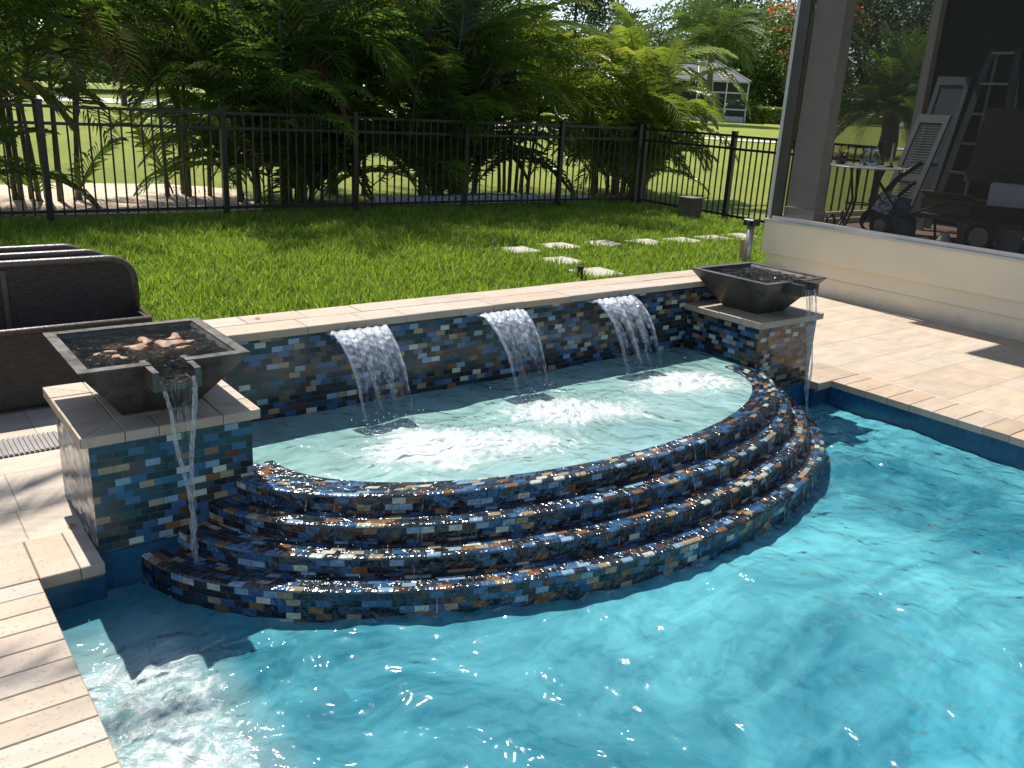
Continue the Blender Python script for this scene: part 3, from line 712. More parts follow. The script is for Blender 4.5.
# ------------------------------------------------------------------ falling water
M['fall'] = mat_fall('falling_water')
def sheet_fall(x0, x1, label, tears, seed):
    n, k = 46, 60; V = []; A = []; r = np.random.RandomState(seed); ph = r.uniform(0, 6.3, 12)
    w_ = x1-x0; xc = (x0+x1)/2
    m = MB(); vs = []; uvv = []
    for side in (0, 1):
        for j in range(k+1):
            t = j/k
            for i in range(n+1):
                s = i/n; edge = abs(2*s-1)
                nar = 1-.20*t
                x = xc+(s-.5)*w_*nar + .006*t*math.sin(9*t+ph[0]+s*7)
                y = 3.655-.36*t-.03*t*math.sin(s*11+ph[1])*.6
                z = .578-.40*t*t - .03*t+.004*math.sin(s*40+ph[2]+6*t)
                th = .0022+.004*max(0, (edge-.9)/.1)+.002*(math.sin(s*55+ph[3]+4*math.sin(3*t+ph[4]))+1)*t
                th += .004*math.exp(-((s-.33-.05*math.sin(t*5+ph[5]))/.03)**2)*t+.004*math.exp(-((s-.7-.05*math.sin(t*4+ph[6]))/.03)**2)*t
                bumpy = .0022*math.sin(37*t+9*s+ph[7]+2*math.sin(13*s+5*t))+.0018*math.sin(71*t-23*s+ph[8])+.002*math.sin(95*s+9*t+ph[9])
                o = (th if side else -th)+bumpy*min(1, t*4)
                nrm = (0, -.75, .6) if t < .3 else (0, -.9, .3)
                vs.append((x, y+nrm[1]*o, z+nrm[2]*o)); 
                uvv.append((s*w_, t*.55))
                A.append(.16+max(0, 1.15-t*1.5)*.75+max(0, (edge-.86)/.14)*1.0+max(0, (t-.9)/.1)*.5+.45*math.exp(-((s-.33-.05*math.sin(t*5+ph[5]))/.05)**2)*(1 if tears else .4)+.45*math.exp(-((s-.7-.05*math.sin(t*4+ph[6]))/.05)**2)*(1 if tears else .4))
                A[-1] -= (A[-1]+.30)*max(0, min(1, (t-.66)/.30))*.60
    fs = []; W = n+1; base = (k+1)*W
    for j in range(k):
        for i in range(n):
            s = (i+.5)/n; t = (j+.5)/k
            if tears:
                hole = False
                for c0 in (.22, .56, .84):
                    wv = .10*min(1, (t-.35)/.4) if t > .35 else 0
                    if abs(s-c0-.03*math.sin(6*t+c0*9)) < wv*.45: hole = True
                if hole: continue
            if tears and t > .62 and .5+.5*math.sin(23*s+ph[10]+3*math.sin(5*t))*math.sin(9*t+11*s+ph[11]) > 1.25-(t-.62)*1.6 and .06 < s < .94: continue
            a, b, c, d = j*W+i, j*W+i+1, (j+1)*W+i+1, (j+1)*W+i
            fs.append((a, b, c, d)); fs.append((base+d, base+c, base+b, base+a))
    m.add(vs, fs, [[uvv[q] for q in f] for f in fs])
    o = m.build('waterfall', M['fall'], smooth=True)
    at = o.data.attributes.new('aer', 'FLOAT', 'POINT'); at.data.foreach_set('value', A[:len(o.data.vertices)])
    return tag(o, label, 'waterfall', 'sheets of water falling from the raised wall')
sheet_fall(1.764, 2.06, 'leftmost sheet of water falling from the raised wall, the widest looking', False, 1)
sheet_fall(2.633, 2.91, 'middle sheet of water falling from the raised wall between two others', False, 2)
sheet_fall(3.446, 3.767, 'rightmost sheet of falling water, split into strands, nearest the right pedestal', True, 3)
def stream(cx, dxe, label, strands, seed):
    r = random.Random(seed); m = MB(); A = []
    def addt(pts, rad, n=10, aer=.5):
        m.tube(pts, rad, n); A.extend([aer]*(len(pts)*n))
    y0 = 3.418-.3025-.09; z0 = RZ-.036; N = 46
    if not strands:   # two edges that converge and twist into one rope, with a thin web between them
        L_, R_ = [], []
        for j in range(N+1):
            t = j/N; z = z0-(z0-ZP)*t**1.0; y = y0-.055*math.sqrt(t)
            wv = .056*max(.12, (1-t*1.75)) if t < .57 else .0065*math.cos((t-.57)*30)
            xo = cx+dxe*t+.004*math.sin(14*t)
            L_.append((xo-wv, y+.003*math.sin(30*t), z)); R_.append((xo+wv, y-.003*math.sin(26*t), z))
        rr = [.0045+.003*abs(math.sin(19*j/N*PI+1))+.003*(j/N) for j in range(N+1)]
        addt(L_, rr, aer=.55); addt(R_, rr[::-1], aer=.55)
        vs = []; fs = []; uv = []
        for j in range(27):
            for s in range(9):
                q = s/8; a, b = L_[j], R_[j]
                vs.append((a[0]*(1-q)+b[0]*q, a[1]*(1-q)+b[1]*q-.004*math.sin(q*PI)+.002*math.sin(j*1.3+s), a[2])); 
        for j in range(26):
            for s in range(8): fs.append((j*9+s, j*9+s+1, (j+1)*9+s+1, (j+1)*9+s))
        m.add(vs, fs, [[(vs[i][0]-cx, vs[i][2]) for i in f] for f in fs]); A.extend([.12]*len(vs))
    else:
        for q in range(6):
            x = cx+(q-2.5)*.0225; pts = []; rad = []; ph = r.uniform(0, 6)
            for j in range(N+1):
                t = j/N; z = z0-(z0-ZP)*t; y = y0-.07*math.sqrt(t)-.004*math.sin(q*2)
                pts.append((cx+(x-cx)*(1-.85*t**.8)+.07*t+.004*math.sin(16*t+ph), y+.004*math.sin(13*t+ph*2), z)); rad.append((.0030+.0028*abs(math.sin(15*t+ph)))*(1 if t < .8 else .8))
            addt(pts, rad, 8, .5)
    o = m.build('bowl_stream', M['fall'], smooth=True)
    at = o.data.attributes.new('aer', 'FLOAT', 'POINT'); at.data.foreach_set('value', (A+[0]*9999)[:len(o.data.vertices)])
    return tag(o, label, 'stream of water')
stream(BX[0], .012, 'thin twisting stream pouring from the left bowl into the pool', False, 1)
stream(BX[1], .0, 'stream of several fine strands pouring from the right bowl', True, 2)
# droplets
M['drop'] = mat_simple('white_drops', (.85, .88, .9), .08, var=.0)
dv = []; df = []; rr = np.random.RandomState(12)
def drops(n, x, y, z, sx, sy, sz, r0=.0012, r1=.0035):
    for _ in range(n):
        p = (x+rr.normal()*sx, y+rr.normal()*sy, z+abs(rr.normal())*sz); r = rr.uniform(r0, r1); b = len(dv)
        for d in ((1, 0, 0), (-1, 0, 0), (0, 1, 0), (0, -1, 0), (0, 0, 1), (0, 0, -1)): dv.append((p[0]+d[0]*r, p[1]+d[1]*r, p[2]+d[2]*r))
        for f in ((0, 2, 4), (2, 1, 4), (1, 3, 4), (3, 0, 4), (2, 0, 5), (1, 2, 5), (3, 1, 5), (0, 3, 5)): df.append([b+i for i in f])
for x in (1.91, 2.77, 3.61):
    drops(90, x, 3.24, ZS, .14, .06, .05); drops(110, x+.08, 3.05, ZS, .2, .1, .03)
drops(60, .879, 2.95, ZP, .04, .03, .03); drops(60, 4.75, 2.92, ZP, .05, .04, .03)
for k in range(330):
    th = rr.uniform(PI*1.08, PI*1.97); i = rr.randint(1, 4); a, b = A1+DA*i, B1+DB*i
    drops(1, XM+(a-.04)*math.cos(th), YE+(b-.04)*math.sin(th), Z1-DZ*i, .02, .02, .015, .001, .0028)
# thin strings of overflow running down the risers
m = MB(); r = random.Random(31); nA = []
for k in range(150):
    i = r.randrange(3) if r.random() < .85 else 3; a, b = A1+DA*i, B1+DB*i
    th = PI+PI*(r.uniform(.10, .93) if r.random() < .5 else min(.95, max(.08, r.gauss(.80, .09)))); x, y = XM+a*math.cos(th), YE+b*math.sin(th)
    nx_, ny_ = math.cos(th)/a, math.sin(th)/b; l = math.hypot(nx_, ny_); nx_ /= l; ny_ /= l; z1 = Z1-DZ*i; z0_ = (z1-DZ) if i < 3 else ZP; out = r.uniform(.004, .022); side = r.uniform(-.012, .012); R_ = r.uniform(.0012, .0026)
    pts = [(x+nx_*(-.012+(out+.012)*q)-ny_*side*q*q, y+ny_*(-.012+(out+.012)*q)+nx_*side*q*q, z1+.002-(z1-z0_)*q*q) for q in [j/7 for j in range(8)]]
    m.tube(pts, [R_*(1+.5*math.sin(j*1.9+k)) for j in range(8)], 6); nA += [r.uniform(.2, .7)]*48
o = m.build('overflow_streaks', M['fall'], smooth=True)
at = o.data.attributes.new('aer', 'FLOAT', 'POINT'); at.data.foreach_set('value', (nA+[0.]*999)[:len(o.data.vertices)])
tag(o, 'fine strings of water running down the cascade tiers', 'water', kind='stuff')
tag(np_mesh('splash_droplets', dv, df, M['drop'], True), 'white droplets splashing where the water falls', 'water drops', kind='stuff')

# ------------------------------------------------------------------ stepping stones
for i, (x, y) in enumerate(STONES):
    m = MB(); r = random.Random(i); a = r.uniform(-.08, .08)
    s = .195; m.box(x-s, x+s, y-s*.95, y+s*.95, .12, .212, bev=.008)
    lab = ['stepping stone at the bend of the path, third out from the coping', 'second stepping stone right of the path bend, in the lawn', 'third stepping stone right of the bend, middle of the row by the fence', 'fourth stepping stone right of the bend, in sunny grass', 'fifth stepping stone right of the bend, below the grey utility box',
           'sixth stepping stone right of the bend, near the thick fence post', 'last stepping stone, farthest right toward the porch corner', 'stepping stone between the bend and the stone nearest the coping', 'pale stepping stone nearest the raised wall coping'][i]
    tag(m.build('stepping_stone', M['step'], loc=(x, y, .12)), lab, 'stepping stone', 'square stepping stones set in the lawn')

# ------------------------------------------------------------------ fence
def fence_run(label, posts, grp='black picket fence runs'):
    x0, y0 = posts[0]; t = empty('picket_fence', (x0, y0, ground_z(x0, y0)), label, 'fence')
    for (x, y) in posts:
        z = ground_z(x, y); m = MB(); m.box(x-.032, x+.032, y-.032, y+.032, z-.1, z+1.25)
        m.box(x-.037, x+.037, y-.037, y+.037, z+1.25, z+1.268); m.build('post', M['fence'], t)
    for (xa, ya_), (xb, yb) in zip(posts, posts[1:]):
        za = ground_z(xa, ya_); d = Vector((xb-xa, yb-ya_, 0)); L_ = d.length; d.normalize(); nn = Vector((-d.y, d.x, 0)); m = MB(); Z = Vector((0, 0, 1))
        a = Vector((xa, ya_, 0))+d*.034; Lr = L_-.068
        for h in (1.20, 1.03, .12): m.obox(a+d*Lr/2+Z*(za+h), d, nn, Z, Lr/2, .0165, .016)
        n = int(Lr/.112)
        for k in range(1, n+1): m.obox(a+d*(Lr*k/(n+1))+Z*(za+.64), d, nn, Z, .0085, .0085, .555)
        m.build('picket_panel', M['fence'], t)
    return t
fence_run('long black metal picket fence along the back of the lawn', [(-3.6, 10.5), (-1.8, 10.46), (.0, 10.43), (1.787, 10.40), (3.68, 10.37), (5.36, 10.33), (7.04, 10.28), (8.70, 10.2), (10.20, 10.08)])
fence_run('black metal picket fence down the side, from the corner toward the porch', [(10.2, 10.0-.06), (10.06, 8.10), (9.95, 6.9), (9.85, 5.75)])

# ------------------------------------------------------------------ palms
def frond(m, base, az, elev, L_, droop, r, wid=.42, nl=27, mi=0, mi_st=1, twist=0.):
    """rachis arching under its own weight with two rows of leaflets"""
    fr_ = r.random(); p = Vector(base); d = Vector((math.cos(az)*math.cos(elev), math.sin(az)*math.cos(elev), math.sin(elev)))
    n = 14; pts = [p.copy()]; dirs = [d.copy()]
    for i in range(n):
        p = p + d*(L_/n); d = (d + Vector((0, 0, -1))*(droop*(.25+1.2*i/n)/n)).normalized(); pts.append(p.copy()); dirs.append(d.copy())
    m.tube(pts, [.013*(1-.85*i/n) for i in range(n+1)], 4, mi=mi_st, cap=False)
    for k in range(nl):
        t = .12+.88*(k+.5)/nl; s = t*n; i = min(int(s), n-1); f = s-i
        q = pts[i].lerp(pts[i+1], f); dd = dirs[i].lerp(dirs[i+1], f).normalized()
        side = dd.cross(Vector((0, 0, 1)))
        if side.length < .05: side = Vector((math.sin(az), -math.cos(az), 0))
        side.normalize(); up = side.cross(dd).normalized()
        ll = wid*(math.sin(PI*min(1, (t*.9+.12)))**.6)*(1-.25*t)
        for sg in (-1, 1):
            a = r.uniform(-.12, .12)
            v = (side*sg*(.80+a) + dd*(.50+.5*t) + up*(.38-r.uniform(0, .25))).normalized()
            e1 = q + v*ll*.5; v2 = (v+Vector((0, 0, -1))*r.uniform(.35, .8)).normalized(); e2 = e1 + v2*ll*.55
            wv = (dd*.5+up*.35+Vector((0, 0, .2))).normalized()*(.024+.034*ll)
            m.add([q-wv*.35, q+wv*.35, e1+wv*.5, e1-wv*.5, e2], [(0, 1, 2, 3), (3, 2, 4)], [[(fr_, 0)]*4, [(fr_, 0)]*3], mi=mi)
def palm_clump(x, y, nst, hts, rad, nf, label, leaf, seed, Lf=(1.7, 2.4), low=6, dead=2, wid=.42, tall=0):
    r = random.Random(seed); z = ground_z(x, y)
    t = empty('palm_clump', (x, y, z), label, 'palm')
    cr_ = MB(); dd_ = MB()
    for i in range(nst+tall):
        a = r.uniform(0, 2*PI); ra = rad*math.sqrt(r.uniform(.05, 1)); h = r.uniform(*hts) if i < nst else r.uniform(3.2, 4.4); lean = r.uniform(.1, .5)
        bx, by = x+ra*math.cos(a), y+ra*math.sin(a)*.7
        pts = [(bx+math.cos(a)*lean*(k/6)**1.6*h*.25, by+math.sin(a)*lean*(k/6)**1.6*h*.25, z-.05+h*k/6) for k in range(7)]
        m = MB(); m.tube(pts, [.036-.003*k for k in range(7)], 7); m.build('trunk', M['stem'], t, smooth=True)
        top = pts[-1]
        for k in range(nf):
            az = a*0 + 2*PI*k/nf + r.uniform(-.4, .4); el = r.choice([1.3, 1.1, .85, .6, .3])+r.uniform(-.12, .12)
            frond(cr_, (top[0], top[1], top[2]-.06*k/nf), az, el, r.uniform(*Lf), r.uniform(1.3, 2.9), r, wid)
    for k in range(low):
        a = r.uniform(0, 2*PI); frond(cr_, (x+rad*.8*math.cos(a), y+rad*.5*math.sin(a), z+r.uniform(0, .5)), a+r.uniform(-.3, .3), r.uniform(.7, 1.2), r.uniform(1.1, 1.7), r.uniform(1.2, 2.2), r, wid*.85)
    for k in range(dead):
        a = r.uniform(PI*1.1, PI*1.9); frond(dd_, (x+rad*.7*math.cos(a), y+rad*.5*math.sin(a), z+r.uniform(1.6, 2.4)), a, -.2, r.uniform(1.0, 1.4), 2.6, r, .3, 26)
    for k in range(7):   # long fronds hanging low
        a = r.uniform(PI*1.05, PI*1.95); frond(cr_, (x+rad*.9*math.cos(a), y+rad*.7*math.sin(a), z+r.uniform(1.3, 2.3)), a, r.uniform(.1, .6), r.uniform(1.4, 2.1), r.uniform(2.2, 3.2), r, wid*1.05, 32)
    cr_.build('crown', [leaf, M['stem']], t)
    if dead: dd_.build('dead_fronds', [M['dead'], M['stem']], t)
    return t
PAL = [
 (.45, 11.9, 11, (.2, 2.2), .70, 8, 'dark feathery palm clump at the far left of the fence', 'palm', 1, (1.7, 2.5), 22, 2, .54, 3),
 (2.2, 12.4, 6, (1.3, 2.6), .45, 8, 'slender palm clump rising above the sandy patch', 'palm', 12, (1.7, 2.4), 3, 2, .54, 2),
 (3.95, 12.6, 4, (1.6, 2.6), .35, 8, 'palm clump with arching fronds at the right rim of the sandy patch', 'palm', 13, (1.6, 2.3), 2, 1, .54, 1),
 (4.95, 11.8, 14, (.1, 2.2), .62, 9, 'thick dark palm clump right of the sandy patch', 'palm', 2, (1.7, 2.5), 34, 2, .56, 4),
 (6.3, 12.4, 5, (1.5, 2.6), .35, 8, 'palm clump with thin stems between the two thick dark ones', 'palm', 22, (1.6, 2.3), 2, 1, .54, 2),
 (7.6, 11.6, 14, (.1, 2.2), .55, 9, 'broad palm clump behind the fence with an orange dead frond', 'palm', 3, (1.6, 2.5), 32, 3, .56, 4),
 (9.15, 12.0, 6, (1.0, 2.2), .40, 8, 'palm clump with tall fronds right of the orange dead frond', 'palmlit', 32, (1.5, 2.2), 2, 1, .52, 1),
 (10.95, 11.2, 16, (.3, 2.4), .60, 8, 'yellow green palm clump by the fence corner', 'palmlit', 4, (1.3, 2.0), 24, 0, .48, 0),
 (-2.2, 12.2, 10, (.4, 2.4), .65, 8, 'palm clump beyond the left end of the fence', 'palm', 5, (1.5, 2.2), 8, 0, .52, 2)]
for (x, y, ns, ht, rd_, nf, lab, lf0, sd_, Lf_, lo_, de_, wd_, tall) in PAL:
    palm_clump(x, y, ns, ht, rd_, nf, lab, M[lf0], sd_, Lf_, lo_, de_, wd_, tall)
def single_palm(x, y, h, label, seed, nf, Lf, leaf, wid=.5, r0=.14, nl=34):
    r = random.Random(seed); z = ground_z(x, y); t = empty('palm_tree', (x, y, z), label, 'palm')
    m = MB(); m.tube([(x+.15*math.sin(k*.5), y, z-.1+h*k/8) for k in range(9)], [r0*(1.15-.05*k) for k in range(9)], 10); m.build('trunk', M['bark'], t, smooth=True)
    c = MB(); X = x+.15*math.sin(4)
    for k in range(nf):
        frond(c, (X, y, z-.1+h), 2*PI*k/nf*2.4+r.uniform(-.2, .2), r.uniform(-.35, 1.35), r.uniform(*Lf), r.uniform(1.3, 2.1), r, wid, nl)
    c.build('crown', [leaf, M['stem']], t); return t
single_palm(-1.15, 7.4, 6.2, 'tall palm out of view left of the lawn, added to dapple the deck with shade', 8, 30, (2.2, 2.8), M['palm'])  # unseen palm, placed so its fronds throw soft shade on the left deck
single_palm(28.6, 16.6, 1.75, 'low wide date palm seen through the porch screens', 9, 60, (2.4, 3.3), M['palm'], .6, .30, 40)
single_palm(43.9, 37.9, 4.9, 'feathery palm in front of the screened lanai far off', 10, 48, (2.8, 3.8), M['leafA'], 1.7, .20, 30)

# blue and white boards lying behind the fence
m = MB(); m.obox((7.9, 10.95, .235), Vector((1, -.10, 0)).normalized(), Vector((.1, 1, 0)).normalized(), (0, 0, 1), 1.9, .05, .055)
for k in range(7): m.obox((6.3+k*.53, 11.02-.053*k, .30), Vector((1, -.10, 0)).normalized(), Vector((.1, 1, 0)).normalized(), (0, 0, 1), .05, .06, .012)
tag(m.build('board', mat_simple('white_paint', (.5, .52, .55), .5), loc=(7.9, 10.95, .18)), 'long white board with cleats lying behind the fence', 'board')
m = MB(); m.tube([(7.1, 11.25, .24), (7.9, 11.15, .25), (8.9, 11.0, .24)], [.05, .06, .045], 10)
tag(m.build('rolled_tarp', mat_simple('blue_tarp', (.05, .12, .27), .6), smooth=True, loc=(7.9, 11.15, .18)), 'long blue rolled tarp behind the fence at the palm roots', 'tarp')
# utility box
t = empty('utility_box', (9.66, 8.5, .178), 'small weathered grey brown utility box inside the side fence', 'box')
m = MB(); m.box(9.62, 9.85, 8.36, 8.60, .15, .49); m.build('body', mat_simple('weathered_box', (.09, .075, .06), .8, var=.3), t)
m = MB(); m.box(9.60, 9.87, 8.34, 8.62, .491, .51); m.build('lid', mat_simple('weathered_lid', (.11, .095, .08), .8, var=.3), t)
# pipe with black cap and wooden stake
t = empty('vent_pipe', (7.33, 5.55, .178), 'grey upright pipe with a black cap at the lawn edge by the porch corner', 'pipe')
m = MB(); m.tube([(7.33, 5.55, .1), (7.34, 5.56, .60)], .038, 14); m.build('pipe', mat_simple('galvanised', (.35, .34, .32), .35, .6), t, smooth=True)
m = MB(); m.box(7.285, 7.40, 5.50, 5.62, .60, .665, bev=.01); m.tube([(7.29, 5.56, .63), (7.25, 5.53, .63)], .02, 8); m.build('cap', M['black'], t)
m = MB(); m.obox((7.25, 5.56, .30), (1, 0, .05), (0, 1, 0), (-.05, 0, 1), .012, .02, .16)
tag(m.build('wooden_stake', mat_simple('raw_wood', (.32, .20, .10), .8, var=.3, stretch=(9, 9, 1)), loc=(7.25, 5.56, .15)), 'short brown wooden stake leaning beside the grey pipe', 'stake')
m = MB(); m.lathe((5.2, 5.72, .16), [(.028, 0), (.028, .12), (.034, .121), (.034, .14), (0, .142)], 12)
tag(m.build('sprinkler_riser', M['black'], loc=(5.2, 5.72, .16)), 'short black riser pipe standing in the grass by the nearest stepping stone', 'pipe')

# ------------------------------------------------------------------ screened porch (house)
PXH = 7.604; PYB = 5.55; FZ = .58
po = empty('screened_porch', (PXH, 4.2, 0), 'screened porch of the house with cream stucco base and taupe corner column', 'porch')
m = MB(); m.box(PXH, 10.4, -9, PYB-.02, -.3, .318); m.build('lower_wall', M['stucco'], po)
m = MB(); m.box(PXH-.022, PXH+.10, -9, PYB+.03, .32, .640); m.box(PXH+.10, 10.4, PYB-.10, PYB+.03, .32, .640); m.build('upper_wall', M['stucco'], po)
m = MB(); m.box(PXH+.101, 10.14, -9, PYB-.101, .33, FZ); 
def mat_boards():
    t = NT('porch_boards'); p = t.obj(); y = t.n('ShaderNodeSeparateXYZ', Vector=p).outputs[1]
    s = t.math('FRACT', t.math('DIVIDE', y, .14)); c = t.mix(t.mapr(t.noise(t.mapping(p, (.6, 6, 1)), 3, 4), .3, .7), (.15, .095, .07), (.26, .17, .13))
    c = t.mix(t.mapr(s, 0, .05, 1, 0), c, (.02, .015, .01)); t.princ(Base__Color=c, Roughness=.6); return t.m
m.build('floor', mat_boards(), po)
m = MB(); m.box(PXH-.034, PXH+.06, -9, PYB+.04, .641, .661); m.box(PXH+.06, 10.4, PYB-.05, PYB+.04, .641, .661); m.build('sill', M['white'], po)
def frame(x0, x1, y0, y1, z0, z1, mat, nm='frame'): 
    m = MB(); m.box(x0, x1, y0, y1, z0, z1); return m.build(nm, mat, po)
frame(PXH-.015, PXH+.02, PYB-.02, PYB+.015, .662, 3.35, M['white'], 'corner_post')
frame(PXH-.010, PXH+.026, 5.415, 5.528, .664, 3.35, mat_simple('bronze_frame', (.05, .046, .042), .4), 'screen_frame')
frame(PXH+.06, PXH+.22, 5.08, 5.40, FZ, 3.35, M['taupe'], 'column'); frame(PXH+.045, PXH+.235, 5.065, 5.415, FZ, .80, M['taupe'], 'column_base')
frame(PXH-.012, PXH+.028, -9, 5.51, .663, .70, M['taupe'], 'bottom_rail'); frame(PXH-.012, PXH+.028, 2.2, 2.25, .70, 3.35, M['taupe'], 'screen_frame')
frame(10.02, 10.13, PYB-.10, PYB+.0, FZ, 3.35, M['taupe'], 'back_mullion'); frame(7.70, 10.0, PYB-.035, PYB+.005, .662, .70, M['taupe'], 'back_rail')
frame(10.14, 10.4, -9, PYB, .33, 3.45, M['siding'], 'siding_wall')
frame(PXH-.03, PXH+.2, -9, PYB+.03, 3.351, 3.50, M['white'], 'beam'); frame(PXH+.2, 10.4, PYB-.2, PYB+.03, 3.351, 3.50, M['white'], 'beam')
frame(PXH+.2, 10.14, -9, PYB-.2, 3.40, 3.45, mat_simple('ceiling_paint', (.35, .34, .32), .7), 'ceiling')
m = MB(); m.add([(PXH-.13, -9, 3.52), (PXH-.13, PYB+.35, 3.52), (12, PYB+.35, 4.7), (12, -9, 4.7), (PXH-.13, -9, 3.61), (PXH-.13, PYB+.35, 3.61), (12, PYB+.35, 4.8), (12, -9, 4.8)], [(0, 1, 2, 3), (7, 6, 5, 4), (0, 4, 5, 1), (1, 5, 6, 2)])
m.box(6.89, PXH-.131, -9, 5.11, 3.52, 3.61)
m.build('roof', mat_simple('roof_shingle', (.10, .09, .08), .9), po)
m = MB(); m.add([(PXH+.008, -9, .70), (PXH+.008, 5.42, .70), (PXH+.008, 5.42, 3.35), (PXH+.008, -9, 3.35)], [(0, 1, 2, 3)]); m.build('screen', M['screen'], po)
m = MB(); m.add([(7.82, PYB-.015, .70), (10.02, PYB-.015, .70), (10.02, PYB-.015, 3.35), (7.82, PYB-.015, 3.35)], [(0, 1, 2, 3)]); m.build('screen', M['bscreen'], po)
frame(10.141, 10.40, 3.3, 3.35, FZ, 2.9, M['taupe'], 'door_trim') if False else None

# things on the porch
t = empty('glass_table', (8.30, 5.0, FZ), 'round glass table with scrolled black iron legs behind the porch screen', 'table')
m = MB(); m.lathe((8.30, 5.0, 1.222), [(0, 0), (.39, 0), (.40, .008), (.39, .016), (0, .016)], 36); m.build('table_top', mat_simple('frosted_glass', (.42, .47, .45), .15, var=.05), t, smooth=False)
for k in range(3):
    a = k*2*PI/3+.9; dx, dy = math.cos(a), math.sin(a); pts = []
    for (r_, z_) in ((.20, 1.22), (.15, 1.05), (.10, .88), (.16, .72), (.27, .60), (.36, .57), (.42, .62), (.42, .70), (.36, .73), (.31, .69), (.32, .63)): pts.append((8.30+dx*r_, 5.0+dy*r_, z_+.024-.01*(z_ < .7)))
    m = MB(); m.tube(pts, .013, 8); m.build('leg', M['black'], t, smooth=True)
m = MB(); m.tube([(8.30+.13*math.cos(a), 5.0+.13*math.sin(a), .86) for a in [k*PI/10 for k in range(20)]], .008, 6, closed=True); m.build('ring_brace', M['black'], t)
m = MB(); m.lathe((8.36, 4.98, 1.239), [(.0, 0), (.07, .003), (.105, .05), (.11, .09), (.09, .14), (.05, .165), (.055, .18)], 20)
tag(m.build('glass_jar', mat_glass('clear_glass'), smooth=True, loc=(8.36, 4.98, 1.239)), 'round clear glass jar standing on the glass table', 'jar')
t = empty('plant_pot', (8.2, 5.22, 1.239), 'small dark pot with a sprig on the glass table', 'plant pot')
m = MB(); m.lathe((8.2, 5.22, 1.239), [(0, 0), (.045, 0), (.06, .09), (.052, .09), (.05, .08), (0, .08)], 14); m.build('pot', mat_simple('dark_glaze', (.02, .025, .04), .3), t, smooth=True)
m = MB(); r = random.Random(3)
for k in range(26):
    a = r.uniform(0, 6.28); e = r.uniform(.4, 1.3); l = r.uniform(.06, .13); b = Vector((8.2, 5.22, 1.32)); d = Vector((math.cos(a)*math.cos(e), math.sin(a)*math.cos(e), math.sin(e))); s = d.cross(Vector((0, 0, 1))).normalized()*.012
    m.add([b, b+d*l*.6+s, b+d*l, b+d*l*.6-s], [(0, 1, 2, 3)])
m.build('leaves', M['palmlit'], t)
t = empty('candle_stick', (8.42, 4.80, 1.239), 'thin pale candle upright on the glass table', 'candle')
m = MB(); m.tube([(8.42, 4.80, 1.24), (8.42, 4.80, 1.47)], .010, 8); m.build('candle', mat_simple('wax', (.45, .42, .36), .5), t); m = MB(); m.lathe((8.42, 4.80, 1.24), [(.035, 0), (.03, .012), (.014, .03), (.014, .04)], 12); m.build('holder', M['black'], t)

def panel_lean(name, label, cat, BL, TL, BR, TR, th, mats, louvre):
    BL, TL, BR, TR = map(Vector, (BL, TL, BR, TR)); X = (BR-BL).normalized(); Z = (TL-BL).normalized(); Y = Z.cross(X).normalized()
    W, H_ = (BR-BL).length, (TL-BL).length; t = empty(name, BL, label, cat)
    def B(m, u0, u1, v0, v1, d0, d1): m.obox(BL+X*(u0+u1)/2+Z*(v0+v1)/2+Y*(d0+d1)/2, X, Y, Z, (u1-u0)/2, (d1-d0)/2, (v1-v0)/2)
    m = MB(); s = .05
    B(m, 0, s, 0, H_, 0, th); B(m, W-s, W, 0, H_, 0, th); B(m, s, W-s, 0, .08, 0, th); B(m, s, W-s, H_-.09, H_, 0, th); B(m, s, W-s, H_*.44, H_*.44+.07, 0, th); m.build('frame', mats[0], t)
    m = MB()
    if louvre:
        for a, b in ((.08, H_*.44), (H_*.44+.07, H_-.09)):
            n = int((b-a)/.028)
            for k in range(n):
                c = BL+X*W/2+Z*(a+(b-a)*(k+.5)/n)+Y*th/2; zz = (Z*.72+Y*.7).normalized(); m.obox(c, X, zz.cross(X), zz, W/2-s, .0025, .0135)
        m.build('louvres', mats[1], t)
    else:
        for a, b in ((.08, H_*.44), (H_*.44+.07, H_-.09)): B(m, s, W-s, a, b, th*.3, th*.6)
        m.build('panel', mats[1], t)
    return t
sg = mat_simple('slate_shutter_paint', (.075, .09, .10), .5, var=.08); sd = mat_simple('slate_panel_paint', (.045, .058, .066), .5, var=.08)
panel_lean('shutter', 'slate grey louvred window shutter leaning low behind the porch table', 'shutter', (8.55, 4.98, FZ), (9.1, 4.975, 1.765), (8.55, 4.64, FZ), (9.1, 4.635, 1.765), .03, (sg, sg), True)
panel_lean('shutter', 'taller grey flat panel shutter leaning behind the louvred one', 'shutter', (9.20, 5.12, FZ), (9.66, 5.14, 2.165), (9.20, 4.76, FZ), (9.66, 4.78, 2.17), .03, (sg, sd), False)
# step ladder
t = empty('step_ladder', (9.7, 4.5, FZ), 'tall dark stepladder leaning upright against the siding wall', 'ladder')
lm = mat_simple('ladder_metal', (.34, .35, .36), .4, .2); 
for y_b, y_t in ((4.86, 4.72), (4.22, 4.46)):
    m = MB(); m.bar((9.50, y_b, FZ), (9.88, y_t, 2.45), .03, .07); m.build('side_rail', mat_simple('ladder_rail', (.07, .085, .09), .5), t)
for k in range(6):
    f = (k+1)/6.4; m = MB(); x = 9.50+.38*f; z = FZ+1.95*f; a, b = 4.86-.14*f-.03, 4.22+.24*f+.03; m.box(x-.05, x+.04, b, a, z-.012, z+.012); m.build('tread', lm, t)
for y_b, y_t in ((4.80, 4.70), (4.28, 4.48)):
    m = MB(); m.bar((10.08, y_b, FZ), (9.95, y_t, 2.40), .02, .03); m.build('rear_rail', lm, t)
